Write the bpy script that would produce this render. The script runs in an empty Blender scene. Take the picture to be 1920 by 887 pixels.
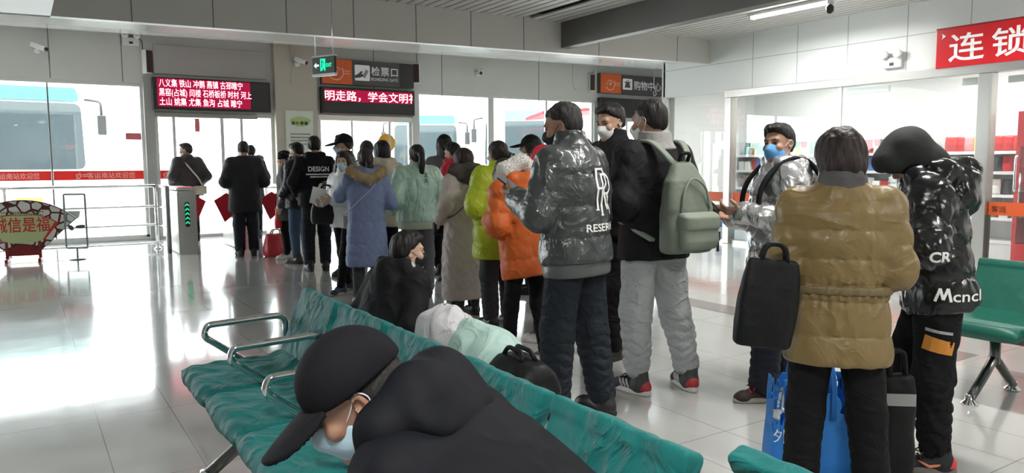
import bpy, bmesh, math, random
import numpy as np
from mathutils import Vector, Matrix
from mathutils.bvhtree import BVHTree

# ------------------------------------------------------------------ camera, sky, exposure
S = bpy.context.scene
COL = S.collection
YAW, PITCH, ROLL, FPX, CAM_H = 0.5750, 0.0960, -0.0050, 1420.0, 1.36
def _rot(yaw, pitch, roll):
    f = np.array([math.sin(yaw)*math.cos(pitch), math.cos(yaw)*math.cos(pitch), -math.sin(pitch)])
    r = np.array([math.cos(yaw), -math.sin(yaw), 0.0]); u = np.cross(r, f)
    c, s = math.cos(roll), math.sin(roll)
    return np.stack([c*r+s*u, -s*r+c*u, f])
RC = _rot(YAW, PITCH, ROLL)
CAMP = np.array([0.0, 0.0, CAM_H])
cam_data = bpy.data.cameras.new('camera')
cam_data.sensor_width = 36.0; cam_data.lens = 36.0*FPX/1920.0
cam_data.clip_start = 0.05; cam_data.clip_end = 400
cam = bpy.data.objects.new('camera', cam_data); COL.objects.link(cam)
_m = Matrix.Identity(4)
for i in range(3):
    _m[i][0] = RC[0][i]; _m[i][1] = RC[1][i]; _m[i][2] = -RC[2][i]; _m[i][3] = CAMP[i]
cam.matrix_world = _m
S.camera = cam

SKY_STRENGTH = 13.0
w = bpy.data.worlds.new('overcast_sky'); S.world = w; w.use_nodes = True
bg = w.node_tree.nodes['Background']; bg.inputs[0].default_value = (0.93, 0.97, 1.0, 1); bg.inputs[1].default_value = SKY_STRENGTH
S.view_settings.view_transform = 'Standard'; S.view_settings.look = 'None'
S.view_settings.gamma = 1.0; S.view_settings.use_curve_mapping = False
S.view_settings.exposure = 0.02
S.cycles.use_denoising = True
S.cycles.max_bounces = 8; S.cycles.diffuse_bounces = 4; S.cycles.glossy_bounces = 4; S.cycles.transparent_max_bounces = 12
S.cycles.sample_clamp_indirect = 8.0
TUBE_W = 80.0      # watts per ceiling tube
SHOP_W = 48.0

# ------------------------------------------------------------------ pixel / place helpers (the photograph's 1920 x 887 frame)
def _ray(x, y): return RC.T @ np.array([(x-960)/FPX, (443.5-y)/FPX, 1.0])
def at(x, y, depth): return CAMP + _ray(x, y)*depth
def ground(x, depth):
    """ground point seen under image column x at that depth along the view axis"""
    p0 = at(x, 300, depth); p1 = at(x, 800, depth); t = p0[2]/(p0[2]-p1[2]); q = p0+(p1-p0)*t
    return q[0], q[1]
def onY(x, y, Y): d = _ray(x, y); return CAMP + d*(Y/d[1])
def onX(x, y, X): d = _ray(x, y); return CAMP + d*(X/d[0])

# ------------------------------------------------------------------ tagging
def tag(o, label=None, cat=None, group=None, kind=None):
    if label: o['label'] = label
    if cat: o['category'] = cat
    if group: o['group'] = group
    if kind: o['kind'] = kind
    return o
def empty(name, loc=(0,0,0), rz=0.0):
    o = bpy.data.objects.new(name, None); COL.objects.link(o); o.empty_display_size = .1
    o.location = loc; o.rotation_euler = (0,0,rz); return o
def thing(name, label, cat, loc=(0,0,0), rz=0.0, group=None):
    return tag(empty(name, loc, rz), label, cat, group)
def copy_tree(o, parent=None):
    c = o.copy(); COL.objects.link(c); c.parent = parent
    for ch in list(o.children): copy_tree(ch, c)
    return c

# ------------------------------------------------------------------ materials
_M = {}
def mat(name, col=(.5,.5,.5), rough=.5, metal=0.0, spec=.5, bump=None, emit=None, estr=1.0, var=None, coat=0.0, sheen=0.0, trans=0.0, sss=0.0, ridged=False, glowthru=0.0):
    """bump=(scale, distance, detail, stretch xyz); var=(scale, amount)"""
    if name in _M: return _M[name]
    m = bpy.data.materials.new(name); m.use_nodes = True; nt = m.node_tree; b = nt.nodes['Principled BSDF']
    b.inputs['Base Color'].default_value = (*col, 1); b.inputs['Roughness'].default_value = rough
    b.inputs['Metallic'].default_value = metal; b.inputs['Specular IOR Level'].default_value = spec
    b.inputs['Coat Weight'].default_value = coat; b.inputs['Sheen Weight'].default_value = sheen
    b.inputs['Transmission Weight'].default_value = trans
    if sss: b.inputs['Subsurface Weight'].default_value = sss; b.inputs['Subsurface Radius'].default_value = (.012,.004,.002)
    if emit: b.inputs['Emission Color'].default_value = (*emit, 1); b.inputs['Emission Strength'].default_value = estr
    if bump or var:
        tc = nt.nodes.new('ShaderNodeTexCoord')
    if bump:
        sc, dist, det, st = (list(bump)+[3.0, (1,1,1)][len(bump)-2:])[:4] if len(bump) < 4 else bump
        mp = nt.nodes.new('ShaderNodeMapping'); mp.inputs['Scale'].default_value = st
        nz = nt.nodes.new('ShaderNodeTexNoise'); nz.inputs['Scale'].default_value = sc; nz.inputs['Detail'].default_value = det
        nz.inputs['Distortion'].default_value = .6
        if ridged: nz.noise_type = 'RIDGED_MULTIFRACTAL'; nz.inputs['Distortion'].default_value = 1.2; nz.inputs['Gain'].default_value = 1.6; nz.inputs['Offset'].default_value = .9
        bp = nt.nodes.new('ShaderNodeBump'); bp.inputs['Distance'].default_value = dist; bp.inputs['Strength'].default_value = 1.0
        nt.links.new(tc.outputs['Object'], mp.inputs[0]); nt.links.new(mp.outputs[0], nz.inputs['Vector'])
        nt.links.new(nz.outputs[0], bp.inputs['Height']); nt.links.new(bp.outputs[0], b.inputs['Normal'])
    if var:
        n2 = nt.nodes.new('ShaderNodeTexNoise'); n2.inputs['Scale'].default_value = var[0]; n2.inputs['Detail'].default_value = 4
        mx = nt.nodes.new('ShaderNodeMix'); mx.data_type = 'RGBA'
        a = var[1]
        mx.inputs[6].default_value = (*[max(0,c*(1-a)) for c in col], 1); mx.inputs[7].default_value = (*[min(1,c*(1+a)) for c in col], 1)
        nt.links.new(tc.outputs['Object'], n2.inputs['Vector']); nt.links.new(n2.outputs[0], mx.inputs[0]); nt.links.new(mx.outputs[2], b.inputs['Base Color'])
    if glowthru:
        tr = nt.nodes.new('ShaderNodeBsdfTranslucent'); tr.inputs[0].default_value = (*col, 1); mxs = nt.nodes.new('ShaderNodeMixShader'); mxs.inputs[0].default_value = glowthru
        nt.links.new(b.outputs[0], mxs.inputs[1]); nt.links.new(tr.outputs[0], mxs.inputs[2]); nt.links.new(mxs.outputs[0], nt.nodes['Material Output'].inputs[0])
    _M[name] = m; return m
def glow(name, col, strength):
    if name in _M: return _M[name]
    m = bpy.data.materials.new(name); m.use_nodes = True; nt = m.node_tree; nt.nodes.clear()
    e = nt.nodes.new('ShaderNodeEmission'); e.inputs[0].default_value = (*col, 1); e.inputs[1].default_value = strength
    o = nt.nodes.new('ShaderNodeOutputMaterial'); nt.links.new(e.outputs[0], o.inputs[0]); _M[name] = m; return m
def glass_mat(name, tint=(1,1,1), haze=.03, ior=1.45, rough=.0):
    if name in _M: return _M[name]
    m = bpy.data.materials.new(name); m.use_nodes = True; nt = m.node_tree; nt.nodes.clear()
    o = nt.nodes.new('ShaderNodeOutputMaterial'); t = nt.nodes.new('ShaderNodeBsdfTransparent'); t.inputs[0].default_value = (*tint, 1)
    g = nt.nodes.new('ShaderNodeBsdfGlossy'); g.inputs['Roughness'].default_value = rough
    f = nt.nodes.new('ShaderNodeFresnel'); f.inputs[0].default_value = ior
    geo = nt.nodes.new('ShaderNodeNewGeometry'); mlt = nt.nodes.new('ShaderNodeMath'); mlt.operation = 'MULTIPLY'
    inv = nt.nodes.new('ShaderNodeMath'); inv.operation = 'SUBTRACT'; inv.inputs[0].default_value = 1.0
    nt.links.new(geo.outputs['Backfacing'], inv.inputs[1])
    nt.links.new(f.outputs[0], mlt.inputs[0]); nt.links.new(inv.outputs[0], mlt.inputs[1])
    mx = nt.nodes.new('ShaderNodeMixShader'); nt.links.new(mlt.outputs[0], mx.inputs[0]); nt.links.new(t.outputs[0], mx.inputs[1]); nt.links.new(g.outputs[0], mx.inputs[2])
    d = nt.nodes.new('ShaderNodeBsdfDiffuse'); d.inputs[0].default_value = (.85,.87,.88,1)
    m2 = nt.nodes.new('ShaderNodeMixShader'); m2.inputs[0].default_value = haze  # white diffuse share imitates the veiling glare of the backlight on glass
    nt.links.new(mx.outputs[0], m2.inputs[1]); nt.links.new(d.outputs[0], m2.inputs[2]); nt.links.new(m2.outputs[0], o.inputs[0])
    _M[name] = m; return m

# ------------------------------------------------------------------ hard-surface mesh builder
class MB:
    def __init__(s): s.v = []; s.f = []; s.smooth = []
    def add(s, v, f, smooth=False):
        n = len(s.v); s.v += [tuple(map(float, p)) for p in v]; s.f += [tuple(i+n for i in q) for q in f]; s.smooth += [smooth]*len(f); return s
    def box(s, x0, x1, y0, y1, z0, z1, M=None):
        v = [(x,y,z) for z in (z0,z1) for y in (y0,y1) for x in (x0,x1)]
        if M is not None: v = [M @ Vector(p) for p in v]
        return s.add(v, [(0,2,3,1),(4,5,7,6),(0,1,5,4),(2,6,7,3),(0,4,6,2),(1,3,7,5)])
    def tube(s, pts, r, n=10, cap=True, closed=False):
        pts = [Vector(p) for p in pts]; N = len(pts); rs = r if isinstance(r, (list, tuple)) else [r]*N
        up = None; ring = []
        for i, p in enumerate(pts):
            if closed: t = (pts[(i+1)%N]-pts[i-1]).normalized()
            else: t = (pts[min(i+1,N-1)]-pts[max(i-1,0)]).normalized()
            if up is None:
                a = Vector((0,0,1)) if abs(t.z) < .9 else Vector((1,0,0)); up = (a - t*a.dot(t)).normalized()
            else:
                up = (up - t*up.dot(t)); up = up.normalized() if up.length > 1e-6 else t.orthogonal().normalized()
            b = t.cross(up)
            ring.append([p + (up*math.cos(2*math.pi*k/n)+b*math.sin(2*math.pi*k/n))*rs[i] for k in range(n)])
        v = [q for rg in ring for q in rg]; f = []
        M_ = N if closed else N-1
        for i in range(M_):
            j = (i+1) % N
            for k in range(n):
                f.append((i*n+k, i*n+(k+1)%n, j*n+(k+1)%n, j*n+k))
        if cap and not closed: f.append(tuple(range(n))[::-1]); f.append(tuple((N-1)*n+k for k in range(n)))
        return s.add(v, f, True)
    def lathe(s, prof, n=20, M=None):
        v = []; f = []
        for r, z in prof:
            for k in range(n):
                a = 2*math.pi*k/n; p = Vector((r*math.cos(a), r*math.sin(a), z)); v.append(M @ p if M is not None else p)
        for i in range(len(prof)-1):
            for k in range(n): f.append((i*n+k, i*n+(k+1)%n, (i+1)*n+(k+1)%n, (i+1)*n+k))
        f.append(tuple(range(n))[::-1]); f.append(tuple((len(prof)-1)*n+k for k in range(n)))
        return s.add(v, f, True)
    def prism(s, poly, M, depth):
        """poly: 2-D outline in local xy, extruded 0..depth in local z, placed by M"""
        n = len(poly); v = [M @ Vector((x,y,0)) for x,y in poly]+[M @ Vector((x,y,depth)) for x,y in poly]
        f = [tuple(range(n))[::-1], tuple(range(n,2*n))]+[(i,(i+1)%n,(i+1)%n+n,i+n) for i in range(n)]
        return s.add(v, f)
    def build(s, name, m, parent=None, bevel=0.0, seg=2, loc=None):
        me = bpy.data.meshes.new(name); me.from_pydata(s.v, [], s.f); me.update()
        bm = bmesh.new(); bm.from_mesh(me); bmesh.ops.recalc_face_normals(bm, faces=bm.faces); bm.to_mesh(me); bm.free()
        me.polygons.foreach_set('use_smooth', s.smooth)
        me.materials.append(m); o = bpy.data.objects.new(name, me); COL.objects.link(o)
        if parent is not None: o.parent = parent
        if loc is not None: o.location = loc
        if bevel:
            md = o.modifiers.new('b', 'BEVEL'); md.width = bevel; md.segments = seg; md.limit_method = 'ANGLE'; md.angle_limit = .7
        return o
def fillet(pts, r=.05, n=6, closed=False):
    pts = [Vector(p) for p in pts]; N = len(pts); out = []
    for i, p in enumerate(pts):
        if not closed and i in (0, N-1): out.append(p); continue
        a, b = pts[i-1]-p, pts[(i+1)%N]-p; ra = min(r, a.length*.49, b.length*.49); q0 = p+a.normalized()*ra; q1 = p+b.normalized()*ra
        for k in range(n+1):
            t = k/n; out.append(q0*(1-t)**2+p*2*t*(1-t)+q1*t*t)
    return out
def frame(o, ex, ey):
    """4x4 with origin o, local x = ex, local y = ey"""
    ex = Vector(ex).normalized(); ey = Vector(ey); ez = ex.cross(ey).normalized(); ey = ez.cross(ex)
    return Matrix(((ex.x,ey.x,ez.x,o[0]),(ex.y,ey.y,ez.y,o[1]),(ex.z,ey.z,ez.z,o[2]),(0,0,0,1)))

# ------------------------------------------------------------------ lettering
def text_mesh(body, size=1.0, align='LEFT', ext=0.0, res=3, bold=0.0, width=None, spacing=1.0):
    cu = bpy.data.curves.new('t', 'FONT'); cu.body = body; cu.size = size; cu.align_x = align; cu.extrude = ext; cu.resolution_u = res
    cu.offset = bold; cu.space_character = spacing
    o = bpy.data.objects.new('t', cu); COL.objects.link(o)
    dg = bpy.context.evaluated_depsgraph_get(); dg.update()
    me = bpy.data.meshes.new_from_object(o.evaluated_get(dg)); bpy.data.objects.remove(o); bpy.data.curves.remove(cu)
    co = np.zeros(len(me.vertices)*3); me.vertices.foreach_get('co', co); co = co.reshape(-1,3)
    if width and len(co):
        x0, x1 = co[:,0].min(), co[:,0].max(); co[:,0] = (co[:,0]-x0)*(width/(x1-x0))+ (0 if align=='LEFT' else -width/2)
        me.vertices.foreach_set('co', co.ravel())
    return me
def text(name, body, M, m, parent=None, clip=None, **kw):
    me = text_mesh(body, **kw)
    if clip is not None:
        bm = bmesh.new(); bm.from_mesh(me)
        for cx, sgn in clip:
            bmesh.ops.bisect_plane(bm, geom=bm.verts[:]+bm.edges[:]+bm.faces[:], plane_co=(cx,0,0), plane_no=(sgn,0,0), clear_outer=True)
        bm.to_mesh(me); bm.free()
    me.transform(M); me.name = name; me.materials.clear(); me.materials.append(m)
    o = bpy.data.objects.new(name, me); COL.objects.link(o)
    if parent is not None: o.parent = parent
    return o
# ------------------------------------------------------------------ soft shapes: a distance field on a grid, surfaced by dual contouring of cell centres
def smin(a, b, k):
    if k <= 0: return np.minimum(a, b)
    h = np.maximum(k-np.abs(a-b), 0)/k
    return np.minimum(a, b)-h*h*k*.25
def nz3(x, y, z, f, seed=0.0):
    """cheap smooth noise in about -1..1"""
    a = np.sin(f*(x*1.0+y*.35-z*.25)+seed*1.7+1.3*np.sin(f*.61*(y+z*.7)+seed))
    b = np.sin(f*(y*1.1-z*.45+x*.2)+seed*2.3+1.2*np.sin(f*.53*(z-x*.6)+seed*3.1))
    c = np.sin(f*(z*.95+x*.5-y*.3)+seed*.9+1.4*np.sin(f*.67*(x+y*.8)+seed*1.9))
    return (a+b+c)/3
class Field:
    def __init__(s, lo, hi, res):
        s.lo = np.array(lo, float); s.res = res
        n = np.maximum(np.ceil((np.array(hi)-s.lo)/res).astype(int)+1, 4)
        s.ax = [ (s.lo[i]+np.arange(n[i])*res).astype(np.float32) for i in range(3)]
        s.D = np.full(tuple(n), 1.0, np.float32)
    def view(s, lo, hi):
        sl = []
        for i in range(3):
            a = int(np.floor((lo[i]-s.lo[i])/s.res)); b = int(np.ceil((hi[i]-s.lo[i])/s.res))+1
            a = max(a, 0); b = min(b, s.D.shape[i])
            if b <= a: return None
            sl.append(slice(a, b))
        x = s.ax[0][sl[0]][:,None,None]; y = s.ax[1][sl[1]][None,:,None]; z = s.ax[2][sl[2]][None,None,:]
        return tuple(sl), x, y, z
    def put(s, sl, d, k, op):
        if op == 'u': s.D[sl] = smin(s.D[sl], d.astype(np.float32), k)
        elif op == 's': s.D[sl] = -smin(-s.D[sl], d.astype(np.float32), k)
        elif op == 'i': s.D[sl] = -smin(-s.D[sl], -d.astype(np.float32), k)
    def cone(s, a, b, ra, rb, k=.02, puff=None, op='u', flat=None):
        """tapered capsule. puff=(amp, period, phase, wrinkle)"""
        a = np.array(a, float); b = np.array(b, float); m = max(ra, rb)+k+.03
        v = s.view(np.minimum(a,b)-m, np.maximum(a,b)+m)
        if v is None: return s
        sl, x, y, z = v; ab = b-a; L2 = max(ab@ab, 1e-9); L = math.sqrt(L2)
        px, py, pz = x-a[0], y-a[1], z-a[2]
        t0 = (px*ab[0]+py*ab[1]+pz*ab[2])/L2; t = np.clip(t0, 0, 1)
        qx, qy, qz = px-t*ab[0], py-t*ab[1], pz-t*ab[2]
        d = np.sqrt(qx*qx+qy*qy+qz*qz)-(ra+(rb-ra)*t)
        if puff:
            amp, per, ph, wr = puff
            u = t*L/per+ph; e1 = np.cross(ab/L, [0.31,.77,.55]); e1 /= np.linalg.norm(e1); e2 = np.cross(ab/L, e1)
            th = np.arctan2(qx*e1[0]+qy*e1[1]+qz*e1[2], qx*e2[0]+qy*e2[1]+qz*e2[2]); u = u+.16*np.sin(th*2+ab[2]*9+t*3)+(.25*np.sin(th*3+t*7) if per < .08 else 0); fr = u-np.floor(u); bl = np.power(np.maximum(4*fr*(1-fr),0), .55)
            wk = np.sin(th*7+2.1*np.floor(u)+1.5*np.sin(th*3+np.floor(u)*1.3))*(1-bl*.8)
            d = d-amp*(bl-.45)-wr*wk
        s.put(sl, d, k, op); return s
    def chain(s, pts, rs, k=.02, op='u', puff=None):
        ln = 0
        for i in range(len(pts)-1):
            pf = None
            if puff: pf = (puff[0], puff[1], puff[2]+ln/puff[1], puff[3]); ln += float(np.linalg.norm(np.array(pts[i+1])-np.array(pts[i])))
            s.cone(pts[i], pts[i+1], rs[i], rs[i+1], k, pf, op)
        return s
    def local(s, c, R, ext):
        c = np.array(c, float); R = np.eye(3) if R is None else R
        e = np.abs(R)@np.array(ext); v = s.view(c-e, c+e)
        if v is None: return None
        sl, x, y, z = v; px, py, pz = x-c[0], y-c[1], z-c[2]
        q = [R[0,i]*px+R[1,i]*py+R[2,i]*pz for i in range(3)]
        return sl, q
    def ell(s, c, rad, R=None, k=.02, op='u', pw=2.0):
        rad = np.array(rad, float); v = s.local(c, R, rad+k+.03)
        if v is None: return s
        sl, q = v
        if pw == 2.0: n = np.sqrt((q[0]/rad[0])**2+(q[1]/rad[1])**2+(q[2]/rad[2])**2)
        else: n = (np.abs(q[0]/rad[0])**pw+np.abs(q[1]/rad[1])**pw+np.abs(q[2]/rad[2])**pw)**(1/pw)
        g = np.sqrt((q[0]/rad[0]**2)**2+(q[1]/rad[1]**2)**2+(q[2]/rad[2]**2)**2)+1e-6
        d = np.where(n < .3, (n-1)*rad.min(), n*(n-1)/g)
        s.put(sl, d, k, op); return s
    def rbox(s, c, half, r, R=None, k=.0, op='u'):
        half = np.array(half, float); v = s.local(c, R, half+k+.03)
        if v is None: return s
        sl, q = v; e = [np.abs(q[i])-(half[i]-r) for i in range(3)]
        d = np.sqrt(np.maximum(e[0],0)**2+np.maximum(e[1],0)**2+np.maximum(e[2],0)**2)+np.minimum(np.maximum(np.maximum(e[0],e[1]),e[2]),0)-r
        s.put(sl, d, k, op); return s
    def loft(s, zs, hw, hd, cy=None, c=(0,0,0), R=None, k=.03, seams=None, amp=0.0, wr=0.0, pw=2.2, op='u', cx=None, diag=None, seed=0.0, round_=.03, pleat=None):
        """stack of super-ellipses along local z; seams = heights of quilting lines"""
        zs = np.array(zs, float); hw = np.array(hw, float); hd = np.array(hd, float); cy = np.zeros_like(zs) if cy is None else np.array(cy, float)
        cx = np.zeros_like(zs) if cx is None else np.array(cx, float)
        R = np.eye(3) if R is None else R; mz = (zs[0]+zs[-1])/2; hz = (zs[-1]-zs[0])/2
        cen = np.array(c, float)+R@np.array([0,0,mz])
        v = s.local(cen, R, [np.max(hw+np.abs(cx))+k+.04, np.max(hd+np.abs(cy))+k+.04, hz+k+.04])
        if v is None: return s
        sl, q = v; z = q[2]+mz
        def ip(a): return np.interp(z.ravel(), zs, a).reshape(z.shape).astype(np.float32)
        a = ip(hw); b = ip(hd); y = q[1]-ip(cy); x = q[0]-ip(cx)
        n = (np.abs(x/a)**pw+np.abs(y/b)**pw)**(1/pw)
        th = np.arctan2(y/b, x/a)
        rr = np.sqrt(x*x+y*y); d = rr*(1-1/np.maximum(n, 1e-3)); d = np.where(n < .25, (n-1)*np.minimum(a,b), d)
        if seams is not None:
            sm = np.array(seams, float); zz = z
            if diag is not None: zz = z+diag*np.abs(((th/ (math.pi/3))%2)-1)
            i = np.clip(np.searchsorted(sm, zz.ravel())-1, 0, len(sm)-2).reshape(zz.shape)
            f = np.clip((zz-sm[i])/(sm[i+1]-sm[i]), 0, 1); bl = np.power(4*f*(1-f), .5)
            d = d-amp*(bl-.4)
            if wr:
                wk = np.sin(th*13+i*2.7+seed+1.8*np.sin(th*5+i*1.1+seed))*(1-.85*bl)+.5*np.sin(th*21+i*1.9+z*9)*(1-.8*bl)
                d = d-wr*wk
        if pleat is not None:
            zc, wd, am, fr = pleat; d = d-am*np.exp(-((z-zc)/wd)**2)*np.sin(th*fr+1.2*np.sin(th*4))
        dz = np.abs(q[2])-hz
        d = np.where((d > -round_) & (dz > -round_), np.sqrt(np.maximum(d+round_,0)**2+np.maximum(dz+round_,0)**2)-round_, np.maximum(d, dz))
        s.put(sl, d, k, op); return s
    def noise(s, amp, f, seed=0.0, st=(1,1,1)):
        x = s.ax[0][:,None,None]*st[0]; y = s.ax[1][None,:,None]*st[1]; z = s.ax[2][None,None,:]*st[2]
        near = np.abs(s.D) < 6*s.res+amp*3
        idx = np.nonzero(near)
        xs = s.ax[0][idx[0]]*st[0]; ys = s.ax[1][idx[1]]*st[1]; zs = s.ax[2][idx[2]]*st[2]
        s.D[idx] += (amp*nz3(xs, ys, zs, f, seed)).astype(np.float32); return s
    def wrinkle(s, amp, f, seed=0.0, st=(1,1,1)):
        """sharp creases: folded noise"""
        idx = np.nonzero(np.abs(s.D) < 6*s.res+amp*3)
        xs = s.ax[0][idx[0]]*st[0]; ys = s.ax[1][idx[1]]*st[1]; zs = s.ax[2][idx[2]]*st[2]
        n = np.abs(nz3(xs, ys, zs, f, seed))+.5*np.abs(nz3(xs, ys, zs, f*2.1, seed+5))
        s.D[idx] += (amp*(.55-n)).astype(np.float32); return s
    def cut(s, fn, c=(0,0,0), R=None, k=0.0):
        """keep where fn(local x,y,z) < 0"""
        v = s.local(c, R, [5,5,5]); sl, q = v; s.put(sl, np.broadcast_to(fn(*q), s.D[sl].shape), k, 'i'); return s
    def mesh(s, name, scale=1.0):
        D = s.D
        D[0]=1; D[-1]=1; D[:,0]=1; D[:,-1]=1; D[:,:,0]=1; D[:,:,-1]=1
        ins = D < 0
        nx, ny, nz = D.shape
        cs = [ins[i:nx-1+i, j:ny-1+j, k:nz-1+k] for i in (0,1) for j in (0,1) for k in (0,1)]
        al = cs[0].copy(); an = cs[0].copy()
        for c in cs[1:]: al &= c; an |= c
        act = an & ~al; ci, cj, ck = np.nonzero(act); n = len(ci)
        if n == 0: return bpy.data.meshes.new(name)
        vid = np.full(act.shape, -1, np.int32); vid[ci,cj,ck] = np.arange(n)
        corner = [D[ci+i, cj+j, ck+k].astype(np.float64) for i in (0,1) for j in (0,1) for k in (0,1)]
        acc = np.zeros((n,3)); cnt = np.zeros(n)
        off = [(i,j,k) for i in (0,1) for j in (0,1) for k in (0,1)]
        for p in range(8):
            for q in range(p+1, 8):
                df = [abs(off[p][t]-off[q][t]) for t in range(3)]
                if sum(df) != 1: continue
                a, b = corner[p], corner[q]; m_ = (a < 0) != (b < 0)
                t = np.where(m_, a/np.where(np.abs(a-b) < 1e-9, 1e-9, a-b), 0)
                for ax in range(3): acc[:,ax] += np.where(m_, off[p][ax]+t*(off[q][ax]-off[p][ax]), 0)
                cnt += m_
        acc /= cnt[:,None]
        V = (np.stack([ci,cj,ck],1)+acc)*s.res+s.lo
        F = []
        # x edges
        for ax in range(3):
            if ax == 0: e = ins[:-1,1:-1,1:-1] != ins[1:,1:-1,1:-1]
            elif ax == 1: e = ins[1:-1,:-1,1:-1] != ins[1:-1,1:,1:-1]
            else: e = ins[1:-1,1:-1,:-1] != ins[1:-1,1:-1,1:]
            i, j, k = np.nonzero(e)
            if ax == 0:
                j += 1; k += 1; q = [vid[i,j-1,k-1], vid[i,j,k-1], vid[i,j,k], vid[i,j-1,k]]
            elif ax == 1:
                i += 1; k += 1; q = [vid[i-1,j,k-1], vid[i-1,j,k], vid[i,j,k], vid[i,j,k-1]]
            else:
                i += 1; j += 1; q = [vid[i-1,j-1,k], vid[i,j-1,k], vid[i,j,k], vid[i-1,j,k]]
            Q = np.stack(q, 1); fl = ~ins[i,j,k]
            Q = np.where(fl[:,None], Q, Q[:,::-1]); F.append(Q)
        F = np.concatenate(F); F = F[(F >= 0).all(1)]
        V = V*scale
        me = bpy.data.meshes.new(name); me.vertices.add(len(V)); me.vertices.foreach_set('co', V.ravel().astype(np.float32))
        me.loops.add(len(F)*4); me.loops.foreach_set('vertex_index', F.ravel().astype(np.int32))
        me.polygons.add(len(F)); me.polygons.foreach_set('loop_start', (np.arange(len(F))*4).astype(np.int32))
        me.polygons.foreach_set('loop_total', np.full(len(F), 4, np.int32))
        me.polygons.foreach_set('use_smooth', np.ones(len(F), bool))
        me.update(calc_edges=True); me.validate(); return me
    def build(s, name, m, parent=None, scale=1.0):
        me = s.mesh(name, scale); me.materials.append(m); o = bpy.data.objects.new(name, me); COL.objects.link(o)
        if parent is not None: o.parent = parent
        return o
def mesh_arrays(me):
    co = np.zeros(len(me.vertices)*3); me.vertices.foreach_get('co', co)
    no = np.zeros(len(me.vertices)*3); me.vertices.foreach_get('normal', no)
    return co.reshape(-1,3), no.reshape(-1,3)
def tufts(name, me, m, parent, n, length, seed=0, width=.004, droop=.2):
    """a coat of short tapering hairs standing on a mesh, one object"""
    rng = np.random.default_rng(seed); co, no = mesh_arrays(me); i = rng.integers(0, len(co), n); p = co[i]; d = no[i]+rng.normal(size=(n,3))*.45; d[:,2] -= droop
    d /= np.linalg.norm(d, axis=1)[:,None]; sd = np.cross(d, rng.normal(size=(n,3))); sd /= np.linalg.norm(sd, axis=1)[:,None]+1e-9
    L = length*rng.uniform(.6,1.2,(n,1)); b = p-no[i]*.004
    V = np.concatenate([b-sd*width, b+sd*width, b+d*L], 0); F = np.stack([np.arange(n), np.arange(n)+n, np.arange(n)+2*n], 1)
    bv = len(co); allv = np.concatenate([co, V]); out = bpy.data.meshes.new(name)
    q = np.zeros(len(me.loops), np.int32); me.loops.foreach_get('vertex_index', q)
    faces = [tuple(r) for r in q.reshape(-1,4)]+[tuple(r+bv) for r in F]
    out.from_pydata(allv.tolist(), [], faces); out.polygons.foreach_set('use_smooth', np.ones(len(faces), bool)); out.update(); out.materials.append(m)
    o = bpy.data.objects.new(name, out); COL.objects.link(o); o.parent = parent; return o
def decal(name, me2d, target, origin, ex, ey, m, parent, off=.004, maxd=.4):
    """lettering laid on a garment: flat letters pushed along -ez onto the target's surface (all in the parent's space)"""
    dg = bpy.context.evaluated_depsgraph_get()
    co, _ = mesh_arrays(target.data); polys = [tuple(p.vertices) for p in target.data.polygons]
    bvh = BVHTree.FromPolygons([Vector(c) for c in co], polys)
    ex = Vector(ex).normalized(); ey = Vector(ey); ez = ex.cross(ey).normalized(); ey = ez.cross(ex); O = Vector(origin)
    bm = bmesh.new(); bm.from_mesh(me2d)
    bmesh.ops.triangulate(bm, faces=bm.faces)
    for _ in range(2):
        lg = [e for e in bm.edges if e.calc_length() > .02]
        if not lg: break
        bmesh.ops.subdivide_edges(bm, edges=lg, cuts=1); bmesh.ops.triangulate(bm, faces=bm.faces)
    last = None
    bm.verts.ensure_lookup_table()
    for v in sorted(bm.verts, key=lambda v: abs(v.co.x)+abs(v.co.y)):
        p = O+ex*v.co.x+ey*v.co.y; h = bvh.ray_cast(p+ez*maxd, -ez, maxd*2)
        if h[0] is not None: v.co = h[0]+ez*off
        else:
            nr = bvh.find_nearest(last if last is not None else p); v.co = nr[0]+nr[1]*off
        last = v.co.copy()
    me = bpy.data.meshes.new(name); bm.to_mesh(me); bm.free(); me.materials.append(m)
    o = bpy.data.objects.new(name, me); COL.objects.link(o); o.parent = parent; return o
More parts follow.
